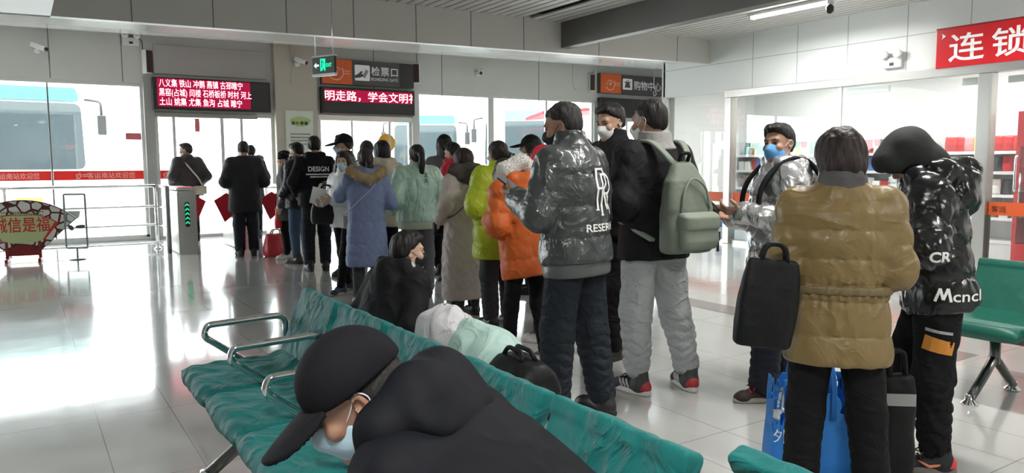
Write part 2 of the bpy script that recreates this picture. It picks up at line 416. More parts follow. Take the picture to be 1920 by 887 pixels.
# ------------------------------------------------------------------ people
def RX(a): c, s = math.cos(a), math.sin(a); return np.array([[1,0,0],[0,c,s],[0,-s,c]])      # + leans forward (towards +y)
def RZ(a): c, s = math.cos(a), math.sin(a); return np.array([[c,-s,0],[s,c,0],[0,0,1]])
def RY(a): c, s = math.cos(a), math.sin(a); return np.array([[c,0,s],[0,1,0],[-s,0,c]])
def V3(*a): return np.array(a, float)
D2R = math.pi/180
ARMS = {  # elbow, wrist for the right side (x mirrored for the left)
    'down':   ((.245,-.05,1.12), (.25,.04,.87)),
    'pocket': ((.285,-.09,1.14), (.225,.10,.99)),
    'hold':   ((.265,-.05,1.12), (.10,.21,1.10)),
    'phone':  ((.25,-.01,1.12), (.10,.25,1.20)),
    'raise':  ((.27,.10,1.20), (.13,.20,1.45)),
    'cross':  ((.27,-.03,1.11), (.06,.20,1.06)),
}
def hand(F, w, d, n, side, curl=.5, k=.008, hs=1.0, pinch=False):
    d = d/np.linalg.norm(d); n = n-d*(n@d); n = n/np.linalg.norm(n); t = np.cross(d, n)*side
    R = np.stack([t, d, n], 1)
    F.rbox(w+d*.046*hs, np.array([.040,.052,.0135])*hs, .012*hs, R, k=.012)
    F.cone(w-d*.03, w+d*.02*hs, .026, .026*hs, k=.02)
    for i, (o, L) in enumerate(((.029,.072),(.0098,.080),(-.0098,.075),(-.029,.060))):
        p = w+(d*.092+t*o)*hs; a = .15
        for sgl, r0, r1 in ((.44,.0092,.0085),(.32,.0085,.0078),(.24,.0078,.0068)):
            a += curl*(.9 if i else .75); q = p+(d*math.cos(a)+n*math.sin(a)+t*o*.9)*L*sgl*hs; F.cone(p, q, r0*hs, r1*hs, k=.004); p = q
    p = w+(d*.025+t*.034+n*.004)*hs
    for L, ddir in ((.042, t*.62+d*.62+n*.35), (.030, t*.15+d*.85+n*(.45+curl*.3))):
        ddir = ddir/np.linalg.norm(ddir); q = p+ddir*L*hs; F.cone(p, q, .0125*hs, .0098*hs, k=.008); p = q
def head_prims(F, Hc, R, fine=True):
    P = lambda x,y,z: Hc+R@V3(x,y,z)
    F.ell(P(0,-.014,.034), (.074,.094,.088), R, k=.02)
    F.ell(P(0,.020,-.030), (.058,.070,.080), R, k=.035)
    F.cone(P(-.038,.01,-.062), P(-.012,.066,-.092), .022, .018, k=.03); F.cone(P(.038,.01,-.062), P(.012,.066,-.092), .022, .018, k=.03)
    for sx in (-1,1):
        F.ell(P(sx*.076,-.010,-.002), (.010,.019,.031), R@RZ(-sx*.35), k=.008)
        F.ell(P(sx*.080,-.004,-.001), (.006,.009,.016), R, k=.006, op='s')
    if fine:
        F.cone(P(-.036,.074,.030), P(.036,.074,.030), .013, .013, k=.02)
        for sx in (-1,1):
            F.ell(P(sx*.031,.092,.008), (.018,.016,.011), R, k=.014, op='s')
            F.ell(P(sx*.042,.066,-.022), (.022,.020,.020), R, k=.02)
        F.cone(P(0,.086,.014), P(0,.104,-.020), .008, .0125, k=.012); F.ell(P(0,.098,-.024), (.017,.012,.010), R, k=.008)
        F.ell(P(0,.090,-.052), (.024,.010,.0065), R, k=.006); F.ell(P(0,.087,-.062), (.021,.010,.0065), R, k=.006)
        F.ell(P(0,.084,-.092), (.020,.014,.015), R, k=.012)
HAIRLINE = {
    'short': ([-.12,-.06,-.02,.005,.02,.05,.085,.11],[-.060,-.050,-.010,.030,.030,.062,.088,.10]),
    'crew':  ([-.12,-.06,-.02,.005,.02,.05,.085,.11],[-.062,-.052,-.015,.026,.028,.058,.083,.10]),
    'long':  ([-.14,-.06,-.02,.03,.06,.085,.11],[-.40,-.40,-.40,-.10,.03,.08,.10]),
    'tied':  ([-.12,-.06,-.02,.02,.05,.085,.11],[-.075,-.060,-.015,.02,.055,.085,.10]),
    'bob':   ([-.15,-.06,.0,.045,.06,.085,.11],[-.145,-.145,-.135,-.10,.03,.075,.10]),
}
def hair_piece(sp, root, Hc, R, s, res, m):
    st = sp['hair']; F = Field(Hc-V3(.2,.24,.45), Hc+V3(.2,.24,.2), res); P = lambda x,y,z: Hc+R@V3(x,y,z)
    base = 'short' if st in ('short',) else st
    th = .006 if st == 'crew' else .013
    F.ell(P(0,-.016,.036), (.075+th,.096+th,.090+th), R, k=.02)
    if st in ('short','crew','tied'): F.ell(P(0,-.04,-.01), (.066+th*.6,.064+th*.6,.06), R, k=.03)
    if st == 'short': F.ell(P(0,.045,.098), (.06,.045,.03), R, k=.03)
    if st == 'long':
        F.chain([P(0,-.035,.0), P(0,-.06,-.10), P(.0,-.085,-.24)], [.088,.085,.062], k=.05)
        F.cone(P(-.06,.01,.0), P(-.075,.01,-.16), .030, .026, k=.04); F.cone(P(.06,.01,.0), P(.075,.01,-.16), .030, .026, k=.04)
    if st == 'bob':
        F.ell(P(0,-.03,-.02), (.096,.108,.120), R, k=.03); F.ell(P(0,-.02,.045), (.094,.112,.088), R, k=.03)
    zl, hl = HAIRLINE.get(st, HAIRLINE['short'])
    zl = np.array(zl); hl = np.array(hl)
    if 'bob_low' in sp: hl = np.maximum(hl, sp['bob_low'])
    lim = sp.get('hair_low', None)
    F.cut(lambda x,y,z: (np.interp(y.ravel(), zl, hl).reshape(y.shape)-z)*.75, Hc, R, k=.014)
    if st == 'tied':
        k_ = sp.get('tail', 'pony')
        if k_ == 'pony':
            F.ell(P(0,-.125,.045), (.03,.032,.03), R, k=.02)
            F.chain([P(0,-.125,.05), P(0,-.165,.02), P(.004,-.165,-.07), P(.008,-.15,-.17), P(.012,-.14,-.22)], [.026,.034,.036,.026,.008], k=.02)
        elif k_ == 'low':
            F.chain([P(0,-.105,-.02), P(0,-.145,-.06), P(.0,-.15,-.16)], [.03,.036,.02], k=.02)
        elif k_ == 'side':
            F.chain([P(.05,-.095,.0), P(.085,-.12,-.03), P(.10,-.12,-.12)], [.03,.036,.014], k=.02)
        elif k_ == 'bun':
            F.ell(P(0,-.115,.05), (.045,.038,.042), R, k=.015)
    F.noise(.0045, 95, 1.3, (1,1,.35)); F.noise(.003, 210, 4.1, (1,1,.3)); F.noise(.004, 45, 2.1)
    o = F.build('hair', m, root, s); return o
def make_shoe(style, side):
    """upper + sole meshes for one foot, toe along +y, ankle at the origin column"""
    key = ('shoe', style['name']); 
    if key in _SH: return _SH[key]
    F = Field((-.08,-.13,-.01), (.08,.24,.2), .006)
    F.ell((0,-.035,.045), (.044,.062,.055), k=.02); F.cone((0,-.02,.05), (0,.12,.035), .046, .036, k=.03); F.ell((0,.135,.03), (.044,.055,.034), k=.03)
    F.cone((0,-.03,.07), (0,-.028,.115 if not style.get('boot') else .19), .046, .047 if not style.get('boot') else .055, k=.02)
    if style.get('boot'): F.noise(.004, 45, 2)
    F.cut(lambda x,y,z: .012-z, k=.002)
    up = F.mesh('shoe')
    G = Field((-.08,-.13,-.01), (.08,.24,.07), .005)
    G.loft([0,.012,.034], [.046,.048,.045], [.146,.148,.144], [.045,.045,.045], k=0, pw=2.5, round_=.006); so = G.mesh('sole')
    _SH[key] = (up, so); return _SH[key]
_SH = {}
def shoes(root, legs, style, s):
    for side, (hip, knee, ank, toe) in zip((-1,1), legs):
        up, so = make_shoe(style, side)
        M = Matrix.Translation((ank[0]*s, ank[1]*s, (ank[2]-.10)*s)) @ Matrix.Rotation(toe[0]*D2R, 4, 'Z') @ Matrix.Rotation(toe[1]*D2R, 4, 'X') @ Matrix.Scale(s*style.get('size',1.0), 4)
        ob = []
        for me, nm, m in ((up,'shoe',style['upper']), (so,'sole',style['sole'])):
            c = me.copy(); c.transform(M); c.materials.clear(); c.materials.append(m); o = bpy.data.objects.new(nm, c); COL.objects.link(o)
            o.parent = root if nm == 'shoe' else ob[0]; ob.append(o)
        Rm = np.array(M.to_3x3()); t = np.array(M.translation)
        if style.get('laces'):
            b = MB()
            for i in range(5):
                y = .055+i*.017; z = .093-i*.0085; b.tube([t+Rm@V3(-.032,y,z-.01), t+Rm@V3(0,y+.004,z+.006), t+Rm@V3(.032,y,z-.01)], .004*s, 6)
            b.tube([t+Rm@V3(0,.05,.098), t+Rm@V3(-.035,.06,.11), t+Rm@V3(-.05,.085,.085), t+Rm@V3(0,.052,.098)], .0045*s, 6)
            b.tube([t+Rm@V3(0,.05,.098), t+Rm@V3(.035,.055,.112), t+Rm@V3(.05,.08,.088), t+Rm@V3(0,.052,.098)], .0045*s, 6)
            b.build('laces', style['laces'], ob[0])
        if style.get('stripe'):
            b = MB()
            for sx in (-1,1):
                for y0 in (.035,.060,.085):
                    b.tube([t+Rm@V3(sx*.046,y0-.014,.034), t+Rm@V3(sx*.047,y0,.06), t+Rm@V3(sx*.036,y0+.014,.082)], [.006*s,.007*s,.005*s], 6)
            b.build('stripe', style['stripe'], ob[0])
        if style.get('swoosh'):
            b = MB()
            for sx in (-1,1):
                b.tube([t+Rm@V3(sx*.043,-.05,.074), t+Rm@V3(sx*.0475,.0,.05), t+Rm@V3(sx*.048,.035,.042), t+Rm@V3(sx*.046,.06,.055), t+Rm@V3(sx*.042,.085,.068)], [.003*s,.007*s,.009*s,.006*s,.002*s], 8)
            b.build('swoosh_mark', style['swoosh'], ob[0])
        if style.get('heel'):
            F = Field((-.08,-.13,.0), (.08,.03,.14), .006); F.ell((0,-.038,.045), (.047,.064,.056), k=.01); F.cut(lambda x,y,z: y+.035, k=.003); F.cut(lambda x,y,z: .03-z); F.cut(lambda x,y,z: z-.085)
            c = F.mesh('heel_tab'); c.transform(M); c.materials.append(style['heel']); o = bpy.data.objects.new('heel_tab', c); COL.objects.link(o); o.parent = ob[0]
def person(sp):
    """sp: see the calls below. Local frame: x right, y forward, z up, 1.72 m tall before scaling"""
    lean = sp.get('lean', 0)*D2R; twist = sp.get('twist', 0)*D2R; roll = sp.get('roll', 0)*D2R
    hip = V3(*sp.get('hip', (0,0,.92))); RL = RZ(twist)@RX(lean)@RY(roll)
    T = lambda p: hip+RL@(V3(*p)-V3(0,0,.92))
    hy, hp, hr = [a*D2R for a in sp.get('head', (0,8,0))]
    RH = RZ(twist+hy)@RX(hp)@RY(hr)
    nb = T((0,-.015,1.475)); Hc = nb+RL@V3(0,.008,.045)+RH@V3(0,.018,.062)
    top = max((Hc+RH@V3(0,-.014,.034)+RH@V3(0,a,b))[2] for a, b in ((0,.1),(-.07,.07),(.06,.08),(-.1,.0)))+sp.get('hat_h', .005)
    if 'px' in sp:
        X, Y = ground(sp['px'], sp['depth']); wz = at(sp['px'], sp['top'], sp['depth'])[2]; s = wz/top
    else:
        X, Y, s = sp['loc'][0], sp['loc'][1], sp['scale']
    s = sp.get('scale', s)
    root = thing('person', sp['label'], 'person', (X, Y, sp.get('z0', 0)), sp.get('phi', 0)*D2R, sp.get('group'))
    res = sp.get('res', .011)/s
    # joints
    arms = []
    for side, key in ((-1,'armL'), (1,'armR')):
        a = sp.get(key, 'hold'); e, w_ = ARMS[a] if isinstance(a, str) else a
        if isinstance(a, str): e, w_ = (e[0]*side, e[1], e[2]), (w_[0]*side, w_[1], w_[2])
        arms.append((T((side*.168,-.012,1.376)), T(e), T(w_)))
    if 'legs' in sp: legs = [tuple(V3(*q) if i < 3 else q for i, q in enumerate(L)) for L in sp['legs']]
    else:
        st = sp.get('stance', (.10,.10,0,0))   # left x, right x, left y, right y
        legs = []
        for side, x, y in ((-1,st[0],st[2]), (1,st[1],st[3])):
            h = T((side*.088,0,.90)); a = V3(side*x, y-.015, .10); kn = (h+a)/2+V3(side*.006,.02,-.02); legs.append((h, kn, a, (sp.get('toes',(8,8))[0 if side<0 else 1]*(-side), 0)))
    ts = sp.get('thick', 1.0)
    # --- body: one continuous skin
    allp = [Hc, nb]+[q for A in arms for q in A]+[q for L in legs for q in L[:3]]
    lo = np.min(allp, 0)-.2; hi = np.max(allp, 0)+.2; lo[2] = max(lo[2], -.01) if not sp.get('lo_any') else lo[2]
    bres = sp.get('bres', .009)/s
    F = Field(lo, hi, bres)
    F.loft([.84,.95,1.10,1.25,1.36,1.42,1.47], [.145,.13,.125,.145,.15,.10,.055], [.085,.08,.08,.095,.085,.065,.055], c=T((0,0,0)), R=RL, k=.03)
    for sh, e, w_ in arms: F.cone(sh, e, .042, .036, k=.04); F.cone(e, w_, .036, .026, k=.02)
    for (h, kn, an, toe) in legs:
        F.cone(h, kn, .070, .048, k=.03); F.cone(kn, an, .048, .033, k=.02); tr = toe[0]*D2R; F.cone(an+V3(0,0,-.045), an+V3(-math.sin(tr)*.13, math.cos(tr)*.13, -.06), .032, .022, k=.02)
    F.cone(T((0,-.02,1.42)), Hc+RH@V3(0,-.028,-.05), .056, .052, k=.03)
    head_prims(F, Hc, RH, sp.get('fine', True))
    hd = sp.get('hands', (None, None))
    for (sh, e, w_), side, h_ in zip(arms, (-1,1), hd):
        d = w_-e; d = d/np.linalg.norm(d)
        if h_ is None: h_ = dict()
        dd = V3(*h_['d']) if 'd' in h_ else d; nn = V3(*h_['n']) if 'n' in h_ else V3(-side*.8, .2, -.5)
        if h_.get('skip'): F.ell(w_+d*.05, (.03,.03,.04), k=.02)
        else: hand(F, w_+d*.02, dd, nn, side, h_.get('curl', .55), hs=sp.get('hand_scale', 1.0))
    F.build('body', sp.get('skin', SKIN), root, s)
    # --- trousers
    tr = sp.get('trousers', {}); tm = tr.get('mat', PANTS_BLACK); rt, rk, ra = tr.get('r', (.098,.072,.058))
    lo = np.min([T((-.22,-.2,.8)), T((.22,.2,1.06))]+[q for L in legs for q in L[:3]], 0)-.16; hi = np.max([T((-.22,-.2,.8)), T((.22,.2,1.06))]+[q for L in legs for q in L[:3]], 0)+.16
    lo[2] = max(lo[2], 0)
    F = Field(lo, hi, res)
    F.loft([.82,.90,1.0,1.06], [.15,.165,.155,.14], [.105,.12,.11,.10], c=T((0,0,0)), R=RL, k=.04)
    for (h, kn, an, toe) in legs:
        el = an+(an-kn)/np.linalg.norm(an-kn)*tr.get('drop', .02)*-1
        F.cone(h, kn, rt, rk, k=.03); F.cone(kn, el, rk, ra, k=.03, puff=(tr.get('fold', .006), .055, 0, .002))
    F.wrinkle(tr.get('wr', .006), 26, sp.get('seed', 1), (1,1,.7)); F.build('trousers', tm, root, s)
    shoes(root, legs, sp.get('shoes', SHOE_BLACK), s)
    # --- jacket
    j = sp['jacket']; hem = j.get('hem', .82); w = j.get('w', 1.0); dpt = j.get('d', 1.0); jm = j['mat']
    zs = [hem]; 
    for z in (.60,.75,.92,1.08,1.24,1.35,1.415,1.475):
        if z > hem+.03: zs.append(z)
    BW = ([.40,.60,.75,.92,1.08,1.24,1.35,1.415,1.475], j.get('hw', [.225,.225,.222,.208,.203,.218,.208,.155,.085]))
    BD = ([.40,.60,.75,.92,1.08,1.24,1.35,1.415,1.475], j.get('hd', [.165,.163,.16,.152,.146,.153,.140,.115,.085]))
    hw = np.interp(zs, *BW)*w; hdv = np.interp(zs, *BD)*dpt
    sr = j.get('sleeve', (.080,.070,.058)); per = j.get('per', 0); amp = j.get('amp', .012) if per else 0; wr = j.get('wr', .004)
    pts = [T((x,y,z)) for x in (-.3,.3) for y in (-.25,.22) for z in (hem-.03,1.62)]+[q for A in arms for q in A]
    F = Field(np.min(pts,0)-.12, np.max(pts,0)+.12, res)
    seams = None
    if per: seams = np.arange(hem-per*j.get('ph', 0), 1.6+per, per)
    if 'seams' in j: seams = j['seams']; amp = j.get('amp', .012)
    F.loft(zs, hw, hdv, np.interp(zs, [.4,1.0,1.25,1.475], [0,-.004,-.012,-.02]), c=T((0,0,0)), R=RL, k=.03, seams=seams, amp=amp, wr=wr*.65 if seams is not None else 0, diag=j.get('diag'), seed=sp.get('seed', 1.0), pleat=j.get('pleat'), round_=.02)
    for sh, e, w_ in arms:
        pf = (amp*.85, per or .1, .2, wr*.55) if amp else None
        dd = (w_-e)/np.linalg.norm(w_-e)
        F.cone(T((0,-.015,1.40)), sh, .072, sr[0]*.95, k=.06)
        F.cone(sh, e, sr[0], sr[1], k=.035, puff=pf); F.cone(e, w_-dd*.005, sr[1], sr[2], k=.03, puff=pf); F.cone(w_-dd*.03, w_+dd*.012, sr[2]*.82, sr[2]*.78, k=.012)
    if j.get('collar', True):
        ch = j.get('collar_h', .055); cw = j.get('collar_w', 1.0)
        F.loft([1.44,1.47,1.47+ch], [.105*cw,.086*cw,.084*cw], [.10*cw,.088*cw,.086*cw], [-.012,-.012,.0], c=T((0,0,0)), R=RL, k=.03, round_=.015)
        F.loft([1.47+ch*.55,1.47+ch+.04], [.066*cw,.072*cw], [.068*cw,.074*cw], [-.01,.0], c=T((0,0,0)), R=RL, k=.012, op='s', round_=.005)
    if j.get('hood'):
        hs = j['hood']; hk = j.get('hood_k', .03)
        F.chain([T((.10,.035,1.475)), T((.098*hs,-.085,1.468)), T((0,-.135*hs,1.445)), T((-.098*hs,-.085,1.468)), T((-.10,.035,1.475))], [.042*hs,.050*hs,.058*hs,.050*hs,.042*hs], k=hk)
        F.ell(T((0,-.125*hs,1.375)), (.115*hs,j.get('hood_d',.062)*hs,.10*hs), RL, k=hk)
    if j.get('hood_up'):
        hs = j['hood_up']; HP = lambda x,y,z: Hc+RH@V3(x,y,z)
        F.ell(HP(0,-.022,.03), (.102*hs,.122*hs,.115*hs), RH, k=.03); F.ell(HP(0,-.01,-.06), (.092*hs,.10*hs,.10*hs), RH, k=.05)
        F.ell(HP(0,.115,-.012), (.076,.085,.105), RH, k=.02, op='s')
    if 'extra' in j: j['extra'](F, T, RL, Hc, RH)
    F.wrinkle(j.get('crease', .006), j.get('cf', 17), sp.get('seed', 1)+2, (1,1,1.25)); F.noise(.003, 60, sp.get('seed', 1)+7)
    jo = F.build('jacket' if hem > .62 else 'long_coat', jm, root, s)
    if j.get('band'):
        m_, h_ = j['band']; F = Field(np.min([T((-.3,-.25,hem-.1)), T((.3,.25,hem+.1))],0)-.1, np.max([T((-.3,-.25,hem-.1)), T((.3,.25,hem+.1))],0)+.1, .008/s)
        F.loft([hem-h_*.7,hem-h_*.3,hem+h_*.3], [hw[0]*.92,hw[0]*.95,hw[0]*.93], [hdv[0]*.92,hdv[0]*.95,hdv[0]*.93], c=T((0,0,0)), R=RL, k=0, round_=.012); F.build('hem_band', m_, root, s)
    if j.get('fur'):
        fm, kind = j['fur'][0], j['fur'][1]; ln = j['fur'][2] if len(j['fur']) > 2 else .035
        F = Field(np.min([T((-.3,-.35,1.2)), T((.3,.2,1.7))],0)-.1, np.max([T((-.3,-.35,1.2)), T((.3,.2,1.7))],0)+.1, .012)
        if kind == 'hood': F.chain([T((.135,.045,1.505)), T((.178,-.07,1.475)), T((.10,-.185,1.42)), T((0,-.21,1.38)), T((-.10,-.185,1.42)), T((-.178,-.07,1.475)), T((-.135,.045,1.505))], [.034,.046,.050,.050,.050,.046,.034], k=.01)
        elif kind == 'collar':
            F.chain([T((.085,.055,1.46)), T((.125,-.05,1.49)), T((0,-.125,1.495)), T((-.125,-.05,1.49)), T((-.085,.055,1.46))], [.056,.070,.078,.070,.056], k=.02); F.ell(T((0,-.13,1.43)), (.16,.075,.085), RL, k=.04)
        elif kind == 'arch': F.chain([T((.15,.02,1.46)), T((.145,-.06,1.545)), T((0,-.10,1.60)), T((-.145,-.06,1.545)), T((-.15,.02,1.46))], [.045,.058,.062,.058,.045], k=.01)
        F.noise(.006, 60, 3); me = F.mesh('fur_trim', s); tufts('fur_trim', me, fm, root, j['fur'][3] if len(j['fur']) > 3 else 6000, ln*s, seed=3, width=.0022)
    # --- head gear
    HP = lambda x,y,z: (Hc+RH@V3(x,y,z))*s
    if sp.get('hair') and not sp.get('bald'): hair_piece(sp, root, Hc, RH, s, sp.get('hres', .007)/s, sp.get('hair_mat', HAIR))
    if sp.get('cap'):
        F = Field(Hc-.25, Hc+.25, sp.get('hres', .007)/s); F.ell(Hc+RH@V3(0,-.014,.040), (.093,.113,.104), RH, k=.0); F.cut(lambda x,y,z: .026-z-.10*np.maximum(y,0)*.0, Hc, RH, k=.004); F.noise(.002, 40, 2)
        c = F.build('cap', sp['cap'], root, s)
        G = Field(Hc-.3, Hc+.3, .004); bt = RH@RX(.20); v_ = G.local(Hc+RH@V3(0,.112,.036), bt, [.2,.2,.1]); bx, by, bz = v_[1]; bn = np.sqrt((bx/.086)**2+(by/.112)**2)
        G.put(v_[0], np.maximum((bn-1)*.085, np.abs(bz+3.6*bx*bx+.6*np.maximum(by,0)**2)-.0055), 0, 'u')
        G.cut(lambda x,y,z: .055-y, Hc, RH); G.build('cap_brim', sp['cap'], c, s)
        G = Field(Hc-.2, Hc+.2, .006/s); G.ell(Hc+RH@V3(0,-.014,.145), (.010,.010,.006), RH, k=0); G.build('cap_button', sp['cap'], c, s)
    if sp.get('beanie'):
        F = Field(Hc-.2, Hc+.25, .008/s); F.ell(Hc+RH@V3(0,-.014,.042), (.094,.112,.108), RH, k=0); F.cut(lambda x,y,z: (.010 if sp.get('beanie_low') else .03)-z, Hc, RH, k=.004); F.loft([.012,.045], [.096,.096], [.114,.114], [-.014,-.014], c=Hc, R=RH, k=.004, round_=.01); F.noise(.002, 80, 2); F.build('knit_hat', sp['beanie'], root, s)
    if sp.get('mask'):
        mm = sp['mask']; F = Field(Hc-.18, Hc+.18, .0045/s)
        F.ell(Hc+RH@V3(0,.024,-.045), (.064,.085,.078), RH, k=.0); F.cone(Hc+RH@V3(0,.098,-.012), Hc+RH@V3(0,.106,-.03), .012, .018, k=.03)
        F.ell(Hc+RH@V3(0,.016,-.045), (.058,.078,.074), RH, k=0, op='s'); F.cut(lambda x,y,z: z+.004-.12*(y-.07), Hc, RH, k=.002); F.cut(lambda x,y,z: .022-y+.35*np.abs(z+.05), Hc, RH, k=.002); F.cut(lambda x,y,z: -z-.118, Hc, RH)
        F.noise(.0015, 120, 1, (.2,.2,1)); F.build('face_mask', mm, root, s)
        for sx in (-1,1):
            b = MB(); b.tube(fillet([HP(sx*.058,.045,-.022), HP(sx*.072,.012,.002), HP(sx*.082,-.012,.030), HP(sx*.085,-.032,.006), HP(sx*.074,-.010,-.038), HP(sx*.058,.038,-.082)], .03*s), .0016*s, 6)
            b.build('mask_loop', sp.get('loop', mm), root)
    if sp.get('face'):
        for sx in (-1,1):
            b = MB(); b.lathe([(.0,-.006),(.006,-.005),(.010,-.002),(.011,0),(.010,.002),(.006,.005),(0,.006)], 14, Matrix.Identity(4))
            Mx = np.eye(4); 
            me = b.build('eye', EYE, root); A = RH@np.diag([1.15,.45,.62]); me.matrix_local = Matrix([[*(A[0]*s),HP(sx*.031,.0825,.0095)[0]],[*(A[1]*s),HP(sx*.031,.0825,.0095)[1]],[*(A[2]*s),HP(sx*.031,.0825,.0095)[2]],[0,0,0,1]])
            b = MB(); b.tube([HP(sx*.015,.091,.027), HP(sx*.031,.090,.031), HP(sx*.047,.079,.027)], [.0022*s,.0034*s,.0015*s], 6); b.build('eyebrow', HAIR, root)
    sp['_'] = dict(root=root, T=T, RL=RL, Hc=Hc, RH=RH, s=s, jacket=jo, arms=arms, legs=legs, X=X, Y=Y)
    return sp['_']
def to_world(P, p):
    """canonical local point of a built person -> world"""
    c, s_ = math.cos(P['root'].rotation_euler.z), math.sin(P['root'].rotation_euler.z); q = np.array(p)*P['s']
    return V3(P['root'].location.x+c*q[0]-s_*q[1], P['root'].location.y+s_*q[0]+c*q[1], P['root'].location.z+q[2])
# ------------------------------------------------------------------ materials of the place
WALLGREY = mat('painted_panel_grey', (.60,.60,.57), .42, var=(3,.04))
WALLWHITE = mat('white_panel', (.74,.77,.76), .38)
BEIGE = mat('beige_column', (.50,.455,.39), .55, var=(4,.05))
PANELTAUPE = mat('taupe_panel', (.42,.40,.39), .45)
JOINT = mat('panel_joint_dark', (.16,.16,.15), .6)
SLAT = mat('ceiling_slat_white', (.62,.62,.59), .35)
CEILDARK = mat('ceiling_void_dark', (.07,.07,.068), .8)
BEAMG = mat('beam_dark_grey', (.135,.13,.122), .5, var=(2,.1))
STEEL = mat('brushed_steel', (.62,.61,.58), .28, 1.0, bump=(40,.0006,3,(1,1,.03)))
CHROME = mat('chrome', (.78,.78,.78), .08, 1.0)
WFRAME = mat('white_window_frame', (.62,.62,.60), .4)
GFRAME = mat('grey_window_frame', (.36,.36,.35), .4)
BLACKP = mat('black_plastic', (.02,.02,.021), .4)
WHITEP = mat('white_plastic', (.75,.75,.73), .4)
REDFILM = mat('red_film', (.60,.05,.035), .45, glowthru=.35)
ORANGEFILM = mat('orange_film', (.62,.10,.025), .4)
WHITEINK = mat('white_lettering', (.85,.85,.83), .5)
PALEINK = mat('pale_pink_lettering', (.80,.62,.58), .5)
GLASS = glass_mat('window_glass', (.97,.99,.985), .035)
SHOPGLASS = glass_mat('shop_glass', (.97,.99,.985), .02, ior=1.7)

def floor_material():
    m = bpy.data.materials.new('polished_floor_tiles'); m.use_nodes = True; nt = m.node_tree; b = nt.nodes['Principled BSDF']; L = nt.links.new
    tc = nt.nodes.new('ShaderNodeTexCoord'); sep = nt.nodes.new('ShaderNodeSeparateXYZ'); L(tc.outputs['Object'], sep.inputs[0])
    def line(sock, per, off, wid):
        a = nt.nodes.new('ShaderNodeMath'); a.operation = 'SUBTRACT'; L(sock, a.inputs[0]); a.inputs[1].default_value = off
        p = nt.nodes.new('ShaderNodeMath'); p.operation = 'PINGPONG'; L(a.outputs[0], p.inputs[0]); p.inputs[1].default_value = per/2
        c = nt.nodes.new('ShaderNodeMath'); c.operation = 'LESS_THAN'; L(p.outputs[0], c.inputs[0]); c.inputs[1].default_value = wid; return c.outputs[0]
    ls = [line(sep.outputs[0], 1.15, .64, .0025), line(sep.outputs[0], 1.15, .28, .0025), line(sep.outputs[1], 1.0, 4.55, .0025)]
    mx = nt.nodes.new('ShaderNodeMath'); mx.operation = 'MAXIMUM'; L(ls[0], mx.inputs[0]); L(ls[1], mx.inputs[1])
    m2 = nt.nodes.new('ShaderNodeMath'); m2.operation = 'MAXIMUM'; L(mx.outputs[0], m2.inputs[0]); L(ls[2], m2.inputs[1])
    nz = nt.nodes.new('ShaderNodeTexNoise'); nz.inputs['Scale'].default_value = 1.6; nz.inputs['Detail'].default_value = 5; L(tc.outputs['Object'], nz.inputs['Vector'])
    c0 = nt.nodes.new('ShaderNodeMix'); c0.data_type = 'RGBA'; c0.inputs[6].default_value = (.40,.40,.385,1); c0.inputs[7].default_value = (.50,.50,.48,1); L(nz.outputs[0], c0.inputs[0])
    c1 = nt.nodes.new('ShaderNodeMix'); c1.data_type = 'RGBA'; L(m2.outputs[0], c1.inputs[0]); L(c0.outputs[2], c1.inputs[6]); c1.inputs[7].default_value = (.22,.22,.21,1)
    L(c1.outputs[2], b.inputs['Base Color'])
    n2 = nt.nodes.new('ShaderNodeTexNoise'); n2.inputs['Scale'].default_value = 5; n2.inputs['Detail'].default_value = 6; L(tc.outputs['Object'], n2.inputs['Vector'])
    mr = nt.nodes.new('ShaderNodeMapRange'); mr.inputs[3].default_value = .07; mr.inputs[4].default_value = .17; L(n2.outputs[0], mr.inputs[0]); L(mr.outputs[0], b.inputs['Roughness'])
    b.inputs['Specular IOR Level'].default_value = .7; b.inputs['Coat Weight'].default_value = .5; b.inputs['Coat Roughness'].default_value = .06
    bp = nt.nodes.new('ShaderNodeBump'); bp.inputs['Distance'].default_value = .0012; n3 = nt.nodes.new('ShaderNodeTexNoise'); n3.inputs['Scale'].default_value = 2.2; L(tc.outputs['Object'], n3.inputs['Vector'])
    L(n3.outputs[0], bp.inputs['Height']); L(bp.outputs[0], b.inputs['Normal']); return m
FLOOR = floor_material()

def struct(name, mb, m, parent=None, bevel=0.0):
    o = mb.build(name, m, parent, bevel)
    if parent is None: o['kind'] = 'structure'
    return o

# ------------------------------------------------------------------ shell
YB, YF, XR, XL, YR, XE = 15.2, 9.2, 10.0, -8.0, -3.0, 15.2
struct('floor', MB().box(XL-.2, XE+.2, YR-.2, YB+.2, -.12, 0), FLOOR)
struct('floor_inlay', MB().box(5.30, 5.60, 2.6, 9.0, .0, .002), mat('brown_floor_strip', (.20,.165,.15), .15))
zf = lambda X: 2.885+(X-.36)*.0161            # lower edge of the ceiling step
zw = lambda X: 3.655+X*.0135                  # where the soffit meets the back wall
ZC = 3.43
